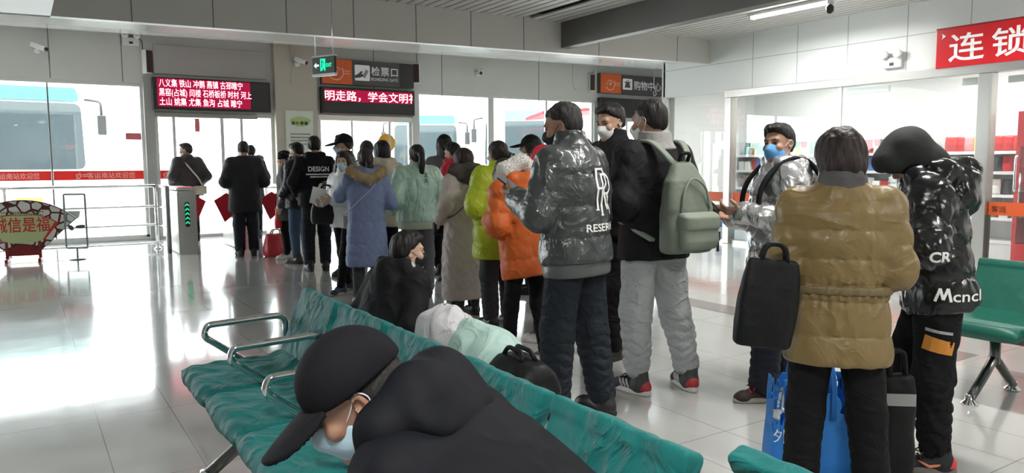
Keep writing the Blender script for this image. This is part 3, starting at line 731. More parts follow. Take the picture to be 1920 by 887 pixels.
# slatted ceiling
cl = struct('ceiling', MB().box(.30, XR+.2, YR-.2, YF+.1, ZC+.09, ZC+.15), CEILDARK)
b = MB(); x = .42; skip = 6.18
while x < XR-.05:
    if abs(x+.055-skip) > .07: b.box(x, x+.112, YR, YF, ZC+.0, ZC+.02)
    x += .14
b.build('ceiling_slats', SLAT, cl)
low = struct('ceiling_low', MB().add([(XL,YR,2.72),(.36,YR,2.86),(.36,YF,zf(.36)),(XL,YF,2.75),(XL,YR,3.6),(.36,YR,3.6),(.36,YF,3.6),(XL,YF,3.6)], [(0,1,2,3),(4,7,6,5),(0,4,5,1),(1,5,6,2),(2,6,7,3),(3,7,4,0)]), WALLWHITE)
b = MB().add([(.36,YF,zf(.36)),(XR,YF,zf(XR)),(XR,YF,3.7),(.36,YF,3.7),(.36,YF+.12,zf(.36)),(XR,YF+.12,zf(XR)),(XR,YF+.12,3.7),(.36,YF+.12,3.7)], [(0,1,2,3),(4,7,6,5),(0,4,5,1),(1,5,6,2),(2,6,7,3),(3,7,4,0)])
fa = struct('wall_fascia', b, WALLGREY)
b = MB()
for px, py in ((247,30),(400,40),(537,40),(663,40),(780,40),(883,55),(982,70),(1123,85),(1270,90)):
    X = onY(px, py, YF)[0]; b.box(X-.006, X+.006, YF-.002, YF, zf(X), 3.6)
b.build('panel_joint', JOINT, fa)
b = MB().add([(XL,YF+.11,zf(XL)+.004),(XE,YF+.11,zf(XE)+.004),(XE,YB,zw(XE)),(XL,YB,zw(XL)),(XL,YF+.11,zf(XL)+.08),(XE,YF+.11,zf(XE)+.08),(XE,YB,zw(XE)+.08),(XL,YB,zw(XL)+.08)], [(0,1,2,3),(4,7,6,5),(0,4,5,1),(1,5,6,2),(2,6,7,3),(3,7,4,0)])
struct('ceiling_soffit', b, mat('gloss_soffit', (.52,.51,.49), .17, spec=.9))
struct('roof', MB().box(XL-.3, XE+.3, YR-.3, YB+.3, 4.3, 4.4), CEILDARK)
bm_ = MB().box(6.84, 7.0, YR, YF, 3.06, ZC+.08); struct('beam', bm_, BEAMG, bevel=.01)
struct('wall_left', MB().box(XL-.15, XL, YR, YB, 0, 4.3), WALLGREY)
struct('wall_rear', MB().box(XL, XE, YR-.15, YR, 0, 4.3), WALLGREY)
# ------------------------------------------------------------------ back wall
b = MB()
b.box(XL, 2.1, YB, YB+.2, 2.83, 4.3); b.box(2.1, 4.28, YB, YB+.2, 2.33, 4.3); b.box(4.28, 5.17, YB, YB+.2, 0, 4.3)
b.box(5.17, 7.30, YB, YB+.2, 2.37, 4.3); b.box(7.30, 12.40, YB, YB+.2, 2.945, 4.3); b.box(12.40, XE+.2, YB, YB+.2, 2.50, 4.3); b.box(14.75, XE+.2, YB, YB+.2, 0, 2.5)
wb = struct('wall_back', b, WALLGREY)
b = MB()
for px in (92, 228, 700, 828, 1010):
    X = onY(px, 110, YB)[0]; b.box(X-.008, X+.008, YB-.003, YB, 2.84, zw(X))
b.build('panel_joint', JOINT, wb)
colm = struct('column', MB().box(4.28, 5.12, YB-.12, YB, 0, 3.75), BEIGE, bevel=.01)
struct('wall_end', MB().box(XE, XE+.15, 10.3, YB, 0, 4.3), WALLGREY)
struct('wall_shop_outer', MB().box(XR, XE, 10.26, 10.34, 0, 4.3), WALLGREY)
def window(name, x0, x1, z1, mulls, fm, door=False):
    b = MB(); t = .06
    b.box(x0, x1, YB+.03, YB+.11, z1-t, z1); b.box(x0, x1, YB+.03, YB+.11, 0, .10 if not door else .06)
    b.box(x0, x0+t, YB+.03, YB+.11, .06, z1-t); b.box(x1-t, x1, YB+.03, YB+.11, .06, z1-t)
    o = struct(name, b, fm)
    xs = [x0+t]+[m for m, wd in mulls]+[x1-t]
    for m, wd in mulls:
        MB().box(m-wd/2, m+wd/2, YB+.04, YB+.10, .08, z1-t).build('mullion', fm if wd > .03 else JOINT, o)
    for a, c in zip(xs[:-1], xs[1:]):
        MB().box(a, c, YB+.065, YB+.073, .08, z1-t).build('pane', GLASS, o)
    return o
w1 = window('window_1', XL, 1.96, 2.83, [(-5.2,.02),(-2.4,.02),(.48,.024)], WFRAME)
struct('trim_1', MB().box(1.95, 2.12, YB-.06, YB+.16, 0, 2.95), GFRAME, bevel=.008)
d1 = window('door_1', 2.12, 4.28, 2.33, [(2.45,.05),(3.30,.06),(3.66,.05)], WFRAME, True)
d2 = window('door_2', 5.17, 7.26, 2.37, [(5.9,.04),(6.75,.05)], WFRAME, True)
MB().box(5.17, 7.26, YB-.02, YB+.03, 2.26, 2.37).build('track_cover', STEEL, d2)
MB().box(2.12, 3.95, YB-.03, YB+.03, 2.24, 2.32).build('track_cover', GFRAME, d1)
struct('trim_2', MB().box(7.26, 7.40, YB-.03, YB+.14, 0, 2.95), WFRAME)
w2 = window('window_2', 7.40, 12.36, 2.945, [(9.31,.15),(10.9,.05)], WFRAME)
struct('trim_3', MB().box(12.34, 12.46, YB-.03, YB+.14, 0, 2.95), GFRAME)
d3 = window('door_3', 12.46, 14.75, 2.50, [(13.5,.06)], WFRAME, True)
# door pull bars in the first door
for X in (2.62, 3.95):
    MB().tube([(X,YB-.05,.85),(X,YB-.05,1.55)], .016).tube([(X,YB-.05,.95),(X,YB+.06,.95)], .01).tube([(X,YB-.05,1.45),(X,YB+.06,1.45)], .01).build('door_handle', CHROME, d1)
# taupe panel over the departures screen
bx = MB().box(2.14, 4.16, YB-.06, YB, 3.01, 3.53); struct('trim_4', bx, PANELTAUPE, bevel=.006)

# ------------------------------------------------------------------ right wall and the shop behind it
b = MB(); b.box(XR, XR+.15, YR, 10.30, 2.54, 4.3); b.box(XR, XR+.15, YR, 1.2, 0, 2.54)
wr_ = struct('wall_right', b, WALLWHITE)
b = MB()
for px in (1412, 1495, 1589, 1700, 1818):
    p = onX(px, 100, XR); b.box(XR-.002, XR, p[1]-.006, p[1]+.006, 2.55, 3.5)
b.box(XR-.002, XR, YR, 10.3, 3.015, 3.025)
b.build('panel_joint', mat('joint_pale', (.42,.44,.44), .6), wr_)
hd = struct('trim_5', MB().box(XR-.07, XR+.09, YR, 8.80, 2.43, 2.55), STEEL, bevel=.006)
struct('trim_6', MB().box(XR-.06, XR+.10, 8.66, 8.79, 0, 2.43), STEEL, bevel=.006)
struct('trim_7', MB().box(XR-.06, XR+.10, 4.64, 4.80, 0, 2.43), STEEL, bevel=.006)
struct('trim_8', MB().box(XR-.02, XR+.04, 10.20, 10.30, 0, 2.55), WFRAME)
def shop_window(name, y0, y1, z1, mulls):
    o = struct(name, MB().box(XR+.0, XR+.05, y0, y1, 0, .06), STEEL)
    ys = [y0]+mulls+[y1]
    for a, c in zip(ys[:-1], ys[1:]): MB().box(XR+.02, XR+.028, a+.006, c-.006, .05, z1).build('pane', SHOPGLASS, o)
    return o
sw1 = shop_window('window_3', 8.79, 10.2, 2.54, [])
sw2 = shop_window('window_4', 4.80, 8.66, 2.43, [5.05, 6.71, 7.85])
MB().box(XR+.005, XR+.04, 6.69, 6.73, .06, 2.43).build('mullion', STEEL, sw2)
MB().box(XR+.03, XR+.08, 6.0, 6.62, 2.32, 2.40).build('door_closer', STEEL, sw2)
MB().box(XR+.03, XR+.08, 4.85, 5.03, 2.31, 2.40).build('door_closer', STEEL, sw2)
sw3 = shop_window('window_5', 1.2, 4.64, 2.43, [3.4])
MB().box(XR+.03, XR+.08, 4.05, 4.5, 2.30, 2.38).build('door_closer', STEEL, sw3)
MB().tube(fillet([(XR-.02,4.32,1.0),(XR-.08,4.32,1.0),(XR-.08,4.32,1.42),(XR-.02,4.32,1.42)], .03), .014).build('door_handle', CHROME, sw3)
def film(name, label, y0, y1, txt=None):
    o = tag(MB().box(XR+.010, XR+.018, y0, y1, .70, .86).build(name, ORANGEFILM), label, 'glass strip'); return o
f1 = film('glass_strip', 'orange warning strip across the fixed shop glass next to the corner', 8.80, 10.19)
f2 = film('glass_strip', 'orange warning strip across the shop door glass behind the silver jacket', 4.82, 8.64)
f3 = film('glass_strip', 'orange warning strip on the glass in front of the dark counter', 1.25, 4.63)
text('strip_mark', '客运', frame((XR+.006,4.60,.745), (0,-1,0), (0,0,1)), mat('dark_ink', (.06,.02,.01), .5), f3, size=.085)
struct('wall_shop_back', MB().box(12.35, 12.45, YR, 10.26, 0, 4.2), mat('shop_white', (.84,.86,.85), .5))
struct('wall_shop_side', MB().box(XR+.15, 12.35, 10.16, 10.26, 0, 4.2), _M['shop_white'])
struct('wall_shop_end', MB().box(XR+.15, 12.35, 1.0, 1.1, 0, 4.2), _M['shop_white'])
struct('ceiling_shop', MB().box(XR+.15, 12.35, 1.1, 10.16, 3.05, 3.12), _M['shop_white'])

# ------------------------------------------------------------------ lamps
def tube_light(X, Y, Z, label, watts, seen=True, group=None, rot=0.0):
    t = thing('ceiling_light', label, 'ceiling light', (X, Y, Z), rot, group)
    MB().box(-.055, .055, -.66, .66, -.045, 0).build('fixture_body', WHITEP, t, .008)
    for sx in (-.028, .028): MB().tube([(sx,-.60,-.065),(sx,.60,-.065)], .014, 10).build('light_tube', glow('tube_glow', (1,.98,.95), 14.0), t)
    for sy in (-.615, .615): MB().box(-.05, .05, sy-.015, sy+.015, -.085, -.03).build('tube_holder', WHITEP, t)
    ld = bpy.data.lights.new('tube_lamp', 'AREA'); ld.shape = 'RECTANGLE'; ld.size = .10; ld.size_y = 1.2; ld.energy = watts; ld.color = (1.0, .985, .95); ld.spread = math.radians(170)
    lo = bpy.data.objects.new('tube_lamp', ld); COL.objects.link(lo); lo.parent = t; lo.location = (0,0,-.10)
    return t
q = onY(1480, 18, 1.0)
d_ = _ray(1480, 18); tt = (3.38-CAM_H)/d_[2]; VIS = CAMP+d_*tt
tube_light(VIS[0], VIS[1], ZC, 'long lit fluorescent tube on the slatted ceiling above the shop front', TUBE_W)
for X, Y in ((8.4,3.4),(8.4,.2),(3.6,2.2),(3.6,-1.4),(-.0,0.2)):
    Z = ZC if X > .4 else 2.80
    tube_light(X, Y, Z, 'fluorescent tube fitting overhead, out of the picture', TUBE_W, group='fluorescent tubes overhead')
for Y in (3.2, 5.6, 8.2):
    t = tube_light(11.1, Y, 3.05, 'fluorescent tube fitting on the shop ceiling', SHOP_W, group='fluorescent tubes in the shop')
# daylight portal just outside the glazing (guides sampling of the sky only)
ld = bpy.data.lights.new('daylight_portal', 'AREA'); ld.shape = 'RECTANGLE'; ld.size = 22.8; ld.size_y = 3.0; ld.cycles.is_portal = True
lo = bpy.data.objects.new('daylight_portal', ld); COL.objects.link(lo); lo.location = (3.4, YB+.25, 1.48); lo.rotation_euler = (-math.pi/2, 0, 0)
# ------------------------------------------------------------------ outside
g_ = MB().box(-40, 60, YB+.2, 80, -.16, -.02); struct('ground', g_, mat('concrete_yard', (.62,.62,.60), .8, var=(.6,.06)))
BUSW = mat('bus_white', (.80,.81,.80), .25, coat=.5); BUSGLASS = mat('bus_glass', (.035,.05,.055), .03, spec=.9); TEAL = mat('bus_teal', (.05,.22,.20), .4); BUSBLUE = mat('bus_blue', (.10,.22,.42), .4)
LAMP = mat('bus_lamp', (.7,.7,.7), .1, .6); TYRE = mat('tyre_rubber', (.02,.02,.02), .8)
def bus(label, x, y, rz, band, destination=None):
    t = thing('bus', label, 'bus', (x, y, 0), rz)
    W, L, H = 1.25, 10.5, 3.25
    F = Field((-1.4,-.2,.2), (1.4,L+.2,3.5), .06); F.rbox((0,L/2,1.8), (W,L/2,1.48), .22); F.mesh
    o = F.build('bus_body', BUSW, t)
    MB().prism(fillet2([(-1.14,1.28),(1.14,1.28),(1.10,2.75),(-1.10,2.75)], .16), frame((0,-.035,0), (1,0,0), (0,0,1)), .05).build('windscreen', BUSGLASS, t)
    MB().prism(fillet2([(-1.08,2.80),(1.08,2.80),(1.02,3.10),(-1.02,3.10)], .08), frame((0,-.03,0), (1,0,0), (0,0,1)), .05).build('destination_panel', band, t)
    for s in (-1,1):
        b = MB(); b.box(s*.98-.13, s*.98+.13, -.045, .03, .78, .98); b.build('headlamp', LAMP, t, .03)
        b = MB(); b.tube(fillet([(s*1.2,-.02,2.85),(s*1.48,-.28,2.80),(s*1.48,-.30,2.5)], .1), .03); b.build('mirror_arm', BLACKP, t)
        b = MB(); b.box(s*1.48-.09, s*1.48+.09, -.36, -.24, 2.05, 2.5); b.build('mirror', BLACKP, t, .03)
        b = MB(); b.box(s*1.252-.01, s*1.252+.01, .5, L-.5, 1.5, 2.7); b.build('side_window', BUSGLASS, t)
        b = MB(); b.tube([(s*.1,-.05,1.30),(s*.55,-.06,1.52),(s*.98,-.05,1.40)], .014, 6); b.build('wiper', BLACKP, t)
        for yy in (2.4, 7.6): b = MB(); b.lathe([(.2,-.14),(.46,-.14),(.5,-.09),(.5,.09),(.46,.14),(.2,.14)], 24, Matrix.Translation((s*1.08,yy,.5)) @ Matrix.Rotation(math.pi/2, 4, 'Y')); b.build('wheel', TYRE, t)
    b = MB(); b.box(-1.2, 1.2, -.05, .1, .36, .62); b.build('bumper', mat('bumper_grey', (.35,.36,.36), .4), t, .04)
    b = MB(); b.box(-.26, .26, -.058, -.03, .52, .66); b.build('number_plate', mat('plate_yellow', (.6,.45,.05), .5), t)
    b = MB(); b.box(-.62, .62, -.02, .06, 2.42, 2.6); b.build('sun_visor', band, t)
    return t
def fillet2(poly, r, n=5): return [(p.x, p.y) for p in fillet([(x,y,0) for x,y in poly], r, n, True)]
X, Y = ground(82, 16.9); bus('white coach with pale windscreen parked head-on outside the left window', X-.25, Y, .06, TEAL)
X, Y = ground(955, 25.0); bus('coach with a blue front parked outside the right window', X+.4, Y, -.55, BUSBLUE)
X, Y = ground(800, 27.5); bus('coach with a teal front standing farther off behind the mint jacket', X, Y, -.45, TEAL)
# terminal building across the yard
bt = thing('terminal_building', 'pale office building far across the bus yard', 'building', (8, 62, 0))
MB().box(-34, 40, 0, 8, 0, 13).build('wall', mat('far_wall', (.78,.77,.75), .8), bt)
b = MB()
for i in range(16):
    for k in range(3): MB().box(-32+i*4.4, -29.4+i*4.4, -.06, .0, 1.5+k*4, 3.6+k*4).build('window', mat('far_glass', (.45,.50,.52), .2), bt)
canopy = thing('bay_canopy', 'white boarding canopy on posts outside the windows', 'canopy', (8.6, 17.6, 0))
MB().box(-4.0, 6.5, -1.1, 1.1, 3.25, 3.45).build('canopy_roof', mat('canopy_white', (.75,.76,.76), .6), canopy)
for xx in (-1.4, 2.4, 6.0): MB().box(xx-.12, xx+.12, -.12, .12, 0, 3.25).build('post', _M['canopy_white'], canopy)
# ------------------------------------------------------------------ screens and signs on the back wall
LEDBACK = mat('led_screen_off', (.035,.033,.035), .5); LEDRED = glow('led_red_haze', (.42,.012,.055), 1.0); LEDTXT = glow('led_letters', (1.0,.38,.44), 4.0)
def led(name, label, x0, x1, z0, z1, lit):
    t = thing(name, label, 'led screen', ((x0+x1)/2, YB-.04, z0)); h = z1-z0; w_ = (x1-x0)/2
    MB().box(-w_, w_, -.12, .03, 0, h).build('screen_case', BLACKP, t, .01)
    MB().box(-w_+.06, w_-.06, -.128, -.118, .05, h-.05).build('screen_face', LEDBACK, t)
    for i, (a, b_, c, d) in enumerate(lit): MB().box(a, b_, -.132, -.126, c, d).build('bloom_area', LEDRED, t)  # dim glowing panel painted behind the letters as their red bloom
    return t
a, c = onY(284,180,YB-.15), onY(508,180,YB-.15)
L1 = led('departure_screen', 'wide black screen with three lines of glowing red place names over the left doors', 2.09, 4.18, 2.36, 2.945, [(-.97,.66,.06,.56)])
for i, tx in enumerate(('八义集 铁山 冲鹅 燕镇 古邳睢宁', '黑窑(占城) 闫楼 石桥板桥 时村 河上', '土山 姚集 尤集 鱼沟 占城 睢宁')):
    text('red_lettering', tx, frame((-.94, -.134, .425-i*.165), (1,0,0), (0,0,1)), LEDTXT, L1, size=.15, bold=.0008, width=(1.46,1.62,1.44)[i])
L2 = led('message_screen', 'black screen with one scrolling line of red characters under the boarding gate sign', 5.20, 7.26, 2.40, 2.93, [(-.97,.97,.24,.48)])
me_ = None
text('red_lettering', '明走路，学会文明礼', frame((-.97, -.135, .275), (1,0,0), (0,0,1)), LEDTXT, L2, size=.215, bold=.0018, width=2.07, clip=[(1.94,1)])
ORANGES = mat('sign_orange', (.72,.13,.025), .45); DKGREY = mat('sign_dark_grey', (.075,.072,.078), .45); INK = mat('sign_white', (.68,.68,.68), .5, emit=(.7,.7,.7), estr=.15)
def sign(name, label, x0, xm, x1, xe, z0, z1, txt, en):
    t = thing(name, label, 'sign', (x0, YB-.03, z0)); h = z1-z0
    MB().box(0, x1-x0, -.10, .03, 0, h).build('sign_case', DKGREY, t, .008)
    MB().box(.01, xm-x0, -.108, -.10, .01, h-.01).build('orange_panel', ORANGES, t)
    if xe: MB().box(xe-x0, x1-x0-.01, -.106, -.10, .01, h-.01).build('blank_panel', BLACKP, t)
    cx, cz = (xm-x0)*.46, h*.48; r = h*.30; b = MB()
    b.tube([(cx+r*math.cos(a), -.112, cz+r*math.sin(a)) for a in np.linspace(-2.6, .6, 16)], .016, 6)
    b.tube([(cx+r*.62*math.cos(a), -.112, cz+r*.62*math.sin(a)) for a in np.linspace(.4, 3.6, 14)], .014, 6)
    b.lathe([(0,0),(r*.28,0),(r*.28,.01),(0,.01)], 16, frame((cx,-.112,cz), (1,0,0), (0,0,1))); b.build('logo', mat('logo_pale', (.85,.45,.33), .5), t)
    for k in range(2): MB().box(cx+r*1.15, xm-x0-.04, -.112, -.107, cz-.03+k*.05, cz-.012+k*.05).build('small_line', mat('logo_pale'), t)
    return t, h
T1, h = sign('boarding_gate_sign', 'orange and dark grey boarding gate sign above the middle doors', 5.22, 5.86, 7.26, 6.93, 2.985, 3.50, '', '')
fr = lambda x, z: frame((x, -.113, z), (1,0,0), (0,0,1))
MB().prism(fillet2([(.70,.10),(1.03,.10),(1.03,.42),(.70,.42)], .03), frame((0,-.106,0), (1,0,0), (0,0,1)), .004).build('pictogram_plate', INK, T1)
b = MB(); b.prism([(.70,.20),(.78,.24),(.84,.30),(.88,.28),(.84,.24),(.90,.23),(.88,.19),(.80,.16),(.70,.15)], frame((0,-.111,0), (1,0,0), (0,0,1)), .003); b.build('hand_pictogram', DKGREY, T1)
b = MB(); b.prism([(.86,.18),(.94,.34),(1.0,.30),(.92,.15)], frame((0,-.114,0), (1,0,0), (0,0,1)), .003); b.build('ticket_pictogram', mat('grey_mid', (.3,.3,.3), .5), T1)
text('lettering', '检票口', fr(1.06,.235), INK, T1, size=.20, bold=.0015, spacing=1.12, width=.60)
text('lettering', 'BOARDING GATE', fr(1.06,.115), INK, T1, size=.09, width=.60)
T2, h = sign('shopping_sign', 'orange and grey shopping centre sign near the far right corner', 12.45, 13.13, 14.62, None, 3.13, 3.63, '', '')
MB().prism(fillet2([(.74,.12),(1.06,.12),(1.06,.40),(.74,.40)], .03), frame((0,-.106,0), (1,0,0), (0,0,1)), .004).build('pictogram_plate', INK, T2)
b = MB(); b.prism([(.80,.17),(.84,.30),(.79,.30),(.79,.32),(1.01,.32),(1.01,.30),(.96,.30),(1.0,.17)], frame((0,-.111,0), (1,0,0), (0,0,1)), .003); b.tube([(.84,-.113,.31),(.90,-.113,.37),(.96,-.113,.31)], .008, 6); b.build('basket_pictogram', DKGREY, T2)
text('lettering', '购物中心', fr(1.12,.15), INK, T2, size=.25, bold=.0015, width=.96)
t = tag(MB().box(12.45, 14.62, YB-.14, YB-.003, 2.52, 3.02).build('blank_screen', BLACKP, None, .01), 'switched-off black screen under the shopping centre sign', 'screen')
# red banner over the shop
RB = thing('shop_signboard', 'red shop signboard with white brush characters over the shop entrance', 'sign', (XR, 5.31, 2.535))
REDS = mat('sign_red', (.62,.012,.02), .25, coat=.3)
MB().box(-.10, -.0, -3.2, 0, 0, .49).build('sign_box', REDS, RB, .01)
MB().box(-.105, -.0, -3.2, .004, .485, .50).build('sign_trim', mat('sign_dark_red', (.2,.01,.01), .4), RB)
text('lettering', '连锁', frame((-.104,-.16,.10), (0,-1,0), (0,0,1)), mat('sign_lettering_white', (.9,.9,.9), .4), RB, size=.36, bold=.004, width=.92, spacing=1.3)
b = MB(); b.prism([(0,0),(.05,.035),(.0,.07),(.012,.035)], frame((-.106,-.07,.36), (0,-1,0), (0,0,1)), .003); b.build('corner_mark', mat('sign_lettering_white'), RB)
# running-man exit sign hanging on rods
ex = at(608, 120, 9.2); EX = thing('exit_sign', 'green lit exit sign hanging on thin rods from the ceiling', 'exit sign', (ex[0], ex[1], ex[2]-.115), -(math.radians(8)))
# board faces between the camera and the left
EX.rotation_euler = (0, 0, math.radians(-66))
MB().box(-.19, .19, -.018, .018, 0, .20).build('sign_box', mat('exit_dark', (.012,.03,.02), .3), EX, .004)
for z0, z1 in ((-.03,.0),(.20,.215)): MB().box(-.195, .195, -.022, .022, z0, z1).build('sign_rail', WHITEP, EX)
EG = glow('exit_green', (.02,1.0,.42), 1.6)
for sgn in (-1, 1):
    M_ = frame((-.16*1, -.021, 0), (1,0,0), (0,0,1)) if sgn < 0 else frame((.16,.021,0), (-1,0,0), (0,0,1))
    b = MB(); b.prism([(.0,.10),(.045,.135),(.045,.112),(.09,.112),(.09,.088),(.045,.088),(.045,.065)], M_, .002); b.build('arrow', glow('exit_white', (.7,1,.85), 1.2), EX)
    b = MB(); b.prism([(.115,.03),(.115,.175),(.20,.175),(.20,.03),(.185,.03),(.185,.16),(.13,.16),(.13,.03)], M_, .002); b.lathe([(0,0),(.014,0),(.014,.002),(0,.002)], 12, M_ @ Matrix.Translation((.165,.145,0)))
    b.prism([(.145,.125),(.175,.125),(.18,.085),(.20,.04),(.185,.035),(.165,.075),(.15,.035),(.13,.04),(.15,.085)], M_, .002); b.build('running_man', EG, EX)
    text('lettering', 'EXIT', M_ @ Matrix.Translation((.215,.075,.002)), EG, EX, size=.06, width=.095, bold=.001)
for xx in (-.15, .15): MB().tube([(xx,0,.21),(xx,0,1.05)], .006, 6).build('hanging_rod', STEEL, EX)

# ------------------------------------------------------------------ small fittings on walls
def speaker(label, px, py, Y=YB):
    p = onY(px, py, Y-.1); t = thing('wall_speaker', label, 'speaker', (p[0], Y-.0, p[2]-.21))
    MB().box(-.07, .07, -.14, -.02, 0, .42).build('cabinet', WHITEP, t, .015); MB().box(-.058, .058, -.148, -.138, .015, .405).build('grille', mat('speaker_grille', (.045,.02,.018), .7), t); MB().box(-.03, .03, -.03, .0, .15, .27).build('bracket', BLACKP, t)
    return t
speaker('slim wall speaker left of the place-name screen', 272, 115).rotation_euler.z = .5
speaker('slim wall speaker right of the boarding gate sign', 785, 138).rotation_euler.z = -.5
speaker('slim wall speaker left of the shopping centre sign', 1115, 155).rotation_euler.z = -.6
def cctv(label, px, py, Y, yaw, col):
    p = onY(px, py, Y-.18); t = thing('security_camera', label, 'security camera', (p[0], Y, p[2]))
    MB().lathe([(.0,0),(.055,0),(.055,.03),(.02,.05),(.0,.05)], 16, Matrix.Rotation(math.pi/2, 4, 'X')).build('wall_mount', WHITEP, t)
    MB().tube([(0,-.04,0),(0,-.12,-.01),(0,-.16,.04)], .014, 8).build('arm', WHITEP, t)
    e = Matrix.Translation((0,-.17,.05)) @ Matrix.Rotation(yaw, 4, 'Z') @ Matrix.Rotation(.35, 4, 'X')
    MB().box(-.045, .045, -.16, .10, -.04, .045, e).build('camera_body', WHITEP, t, .012); MB().lathe([(0,.16),(.036,.16),(.036,.175),(0,.175)], 16, e @ Matrix.Rotation(math.pi/2, 4, 'X')).build('lens', BLACKP, t)
cctv('white security camera above the far left window', 70, 92, YB, .9, 0)
cctv('white security camera with dark lens high on the beige column', 562, 118, YB-.12, .7, 0)
cctv('white security camera on the wall right of the boarding gate sign', 902, 138, YB, -.5, 0)
p = VIS; t = thing('security_camera', 'small dome-bodied security camera hanging beside the lit ceiling tube', 'security camera', (p[0]-.02, p[1]-.62, ZC))
d2_ = at(1523, 15, np.linalg.norm((p-CAMP)[:2])*.74)
MB().lathe([(0,0),(.03,0),(.03,-.02),(.012,-.03),(.012,-.10),(.0,-.10)], 14).build('mount', WHITEP, t); MB().lathe([(0,-.09),(.03,-.095),(.05,-.13),(.045,-.18),(.02,-.205),(0,-.21)], 16).build('camera_body', BLACKP, t)
def emergency(label, o, M):
    t = thing('emergency_light', label, 'emergency light', o); b = MB(); b.box(-.13, .13, -.06, 0, 0, .14, M); b.build('lamp_case', WHITEP, t, .01)
    for s in (-1,1):
        MB().lathe([(.0,.0),(.045,.0),(.06,.06),(.05,.075),(0,.075)], 18, M @ Matrix.Translation((s*.095,-.04,.18)) @ Matrix.Rotation(math.pi/2, 4, 'X')).build('spot_lamp', mat('lamp_lens', (.8,.8,.78), .15), t)
    MB().box(-.03, .03, -.064, -.06, .03, .07, M).build('test_panel', BLACKP, t)
p = onY(245, 84, YB); emergency('twin-spot emergency light on the wall above the left window', (p[0], YB, p[2]-.02), Matrix.Identity(4))
p = onX(1676, 128, XR); emergency('twin-spot emergency light on the white shop wall', (XR, p[1], p[2]), Matrix.Rotation(-math.pi/2, 4, 'Z'))
# wiring
def cable(label, pts, r=.006, m=None): return tag(MB().tube(fillet(pts, .08), r, 6).build('cable', m or BLACKP), label, 'cable')
Y_ = YB-.012
def PW(*pp): return [tuple(onY(x, y, Y_)) for x, y in pp]
cable('thin cable running down to the speaker beside the screen', PW((252,72),(266,74),(268,98)))
cable('thin cable dropping onto the speaker right of the boarding gate sign', PW((781,100),(783,125)))
q_ = [tuple(onY(x, y, YB-.13)) for x, y in ((543,82),(545,112),(553,118),(546,130),(545,158))]
cable('grey cable hanging beside the camera on the beige column', q_, .006, GFRAME)
cable('white cable looping on the wall left of the last speaker', PW((1075,115),(1074,160),(1080,168)), .008, WHITEP)
cable('white cable along the wall above the right windows', PW((1075,114),(1116,126),(1115,140)), .008, WHITEP)
q0 = onY(1226,170,YB-.2); cable('white cable with loop hanging in front of the shopping centre sign', [(q0[0],q0[1],q0[2]+.8),(q0[0],q0[1],q0[2]+.1),(q0[0]+.05,q0[1],q0[2]),(q0[0]+.1,q0[1],q0[2]-.1),(q0[0],q0[1],q0[2]-.15),(q0[0]-.02,q0[1],q0[2]-.02)], .012, WHITEP)
# poster on the column
PO = thing('poster', 'pale green and white notice board on the beige column', 'poster', (4.735, YB-.12, 1.35))
MB().box(-.28, .28, -.03, 0, 0, 1.08).build('poster_frame', mat('poster_edge', (.62,.66,.55), .5), PO, .006); MB().box(-.255, .255, -.034, -.03, .03, 1.05).build('sheet', mat('poster_sheet', (.66,.71,.63), .5), PO)
b = MB(); b.prism([(.20*math.cos(a)*(1+.12*math.sin(3*a))+.02, .86+.10*math.sin(a)) for a in np.linspace(0, 2*math.pi, 24, endpoint=False)], frame((0,-.036,0), (1,0,0), (0,0,1)), .002); b.build('green_shape', mat('leaf_pale', (.42,.56,.20), .5), PO)
for i, c_ in enumerate(((.10,.12,.06),(.28,.34,.20),(.12,.10,.05),(.05,.06,.05))): MB().lathe([(0,0),(.036,0),(.036,.003),(0,.003)], 14, frame((-.13+i*.087,-.041,.83), (1,0,0), (0,0,1))).build('emblem', mat('emblem_%d' % i, c_, .5), PO)
for k in range(4):
    b = MB(); r_ = random.Random(k); xx = -.19+(.04 if k == 3 else 0)
    while xx < (.19 if k < 2 else .13): w_ = r_.uniform(.018,.032); b.box(xx, xx+w_, -.037, -.033, .60-k*.065, .628-k*.065); xx += w_+.008
    b.build('text_line', mat('grey_ink', (.22,.23,.2), .5), PO)
# red welcome film on the window glass
def redfilm(label, x0, x1, z0, z1, txts, logos):
    t = thing('window_film', label, 'window film', (x0, YB+.055, z0)); MB().box(0, x1-x0, -.004, .004, 0, z1-z0).build('film', REDFILM, t)
    for X, tx, wd in txts: text('lettering', tx, frame((X-x0, -.006, .035), (1,0,0), (0,0,1)), PALEINK, t, size=.115, width=wd)
    for X in logos:
        b = MB(); b.tube([(X-x0+.05*math.cos(a), -.007, .08+.05*math.sin(a)) for a in np.linspace(-2.2,1.2,12)], .008, 6); b.tube([(X-x0+.022*math.cos(a), -.007, .08+.022*math.sin(a)) for a in np.linspace(0,5,12)], .008, 6); b.build('logo', PALEINK, t)
        for k in range(2): MB().box(X-x0+.075, X-x0+.15, -.007, -.003, .06+k*.03, .073+k*.03).build('small_line', PALEINK, t)
xq = lambda px: onY(px, 328, YB)[0]
redfilm('red film strip with pale welcome characters across the far left pane', -7.9, .465, 1.11, 1.27, [(xq(-15), '客运南站欢迎您', xq(74)-xq(-15))], [xq(-40)])
redfilm('red film strip with logo and welcome characters on the pane beside the doors', .495, 1.90, 1.11, 1.27, [(xq(164), '客运南站欢迎您', xq(254)-xq(164))], [xq(146)])
redfilm('short red film strip with a logo on the left door leaf', 2.18, 2.42, 1.11, 1.27, [], [2.26])
def plaque(name, label, x0, y0, x1, y1, m, c='sticker'):
    p, q = onY(x0, y0, YB), onY(x1, y1, YB); return tag(MB().box(p[0], q[0], YB+.055, YB+.062, q[2], p[2]).build(name, m), label, c)
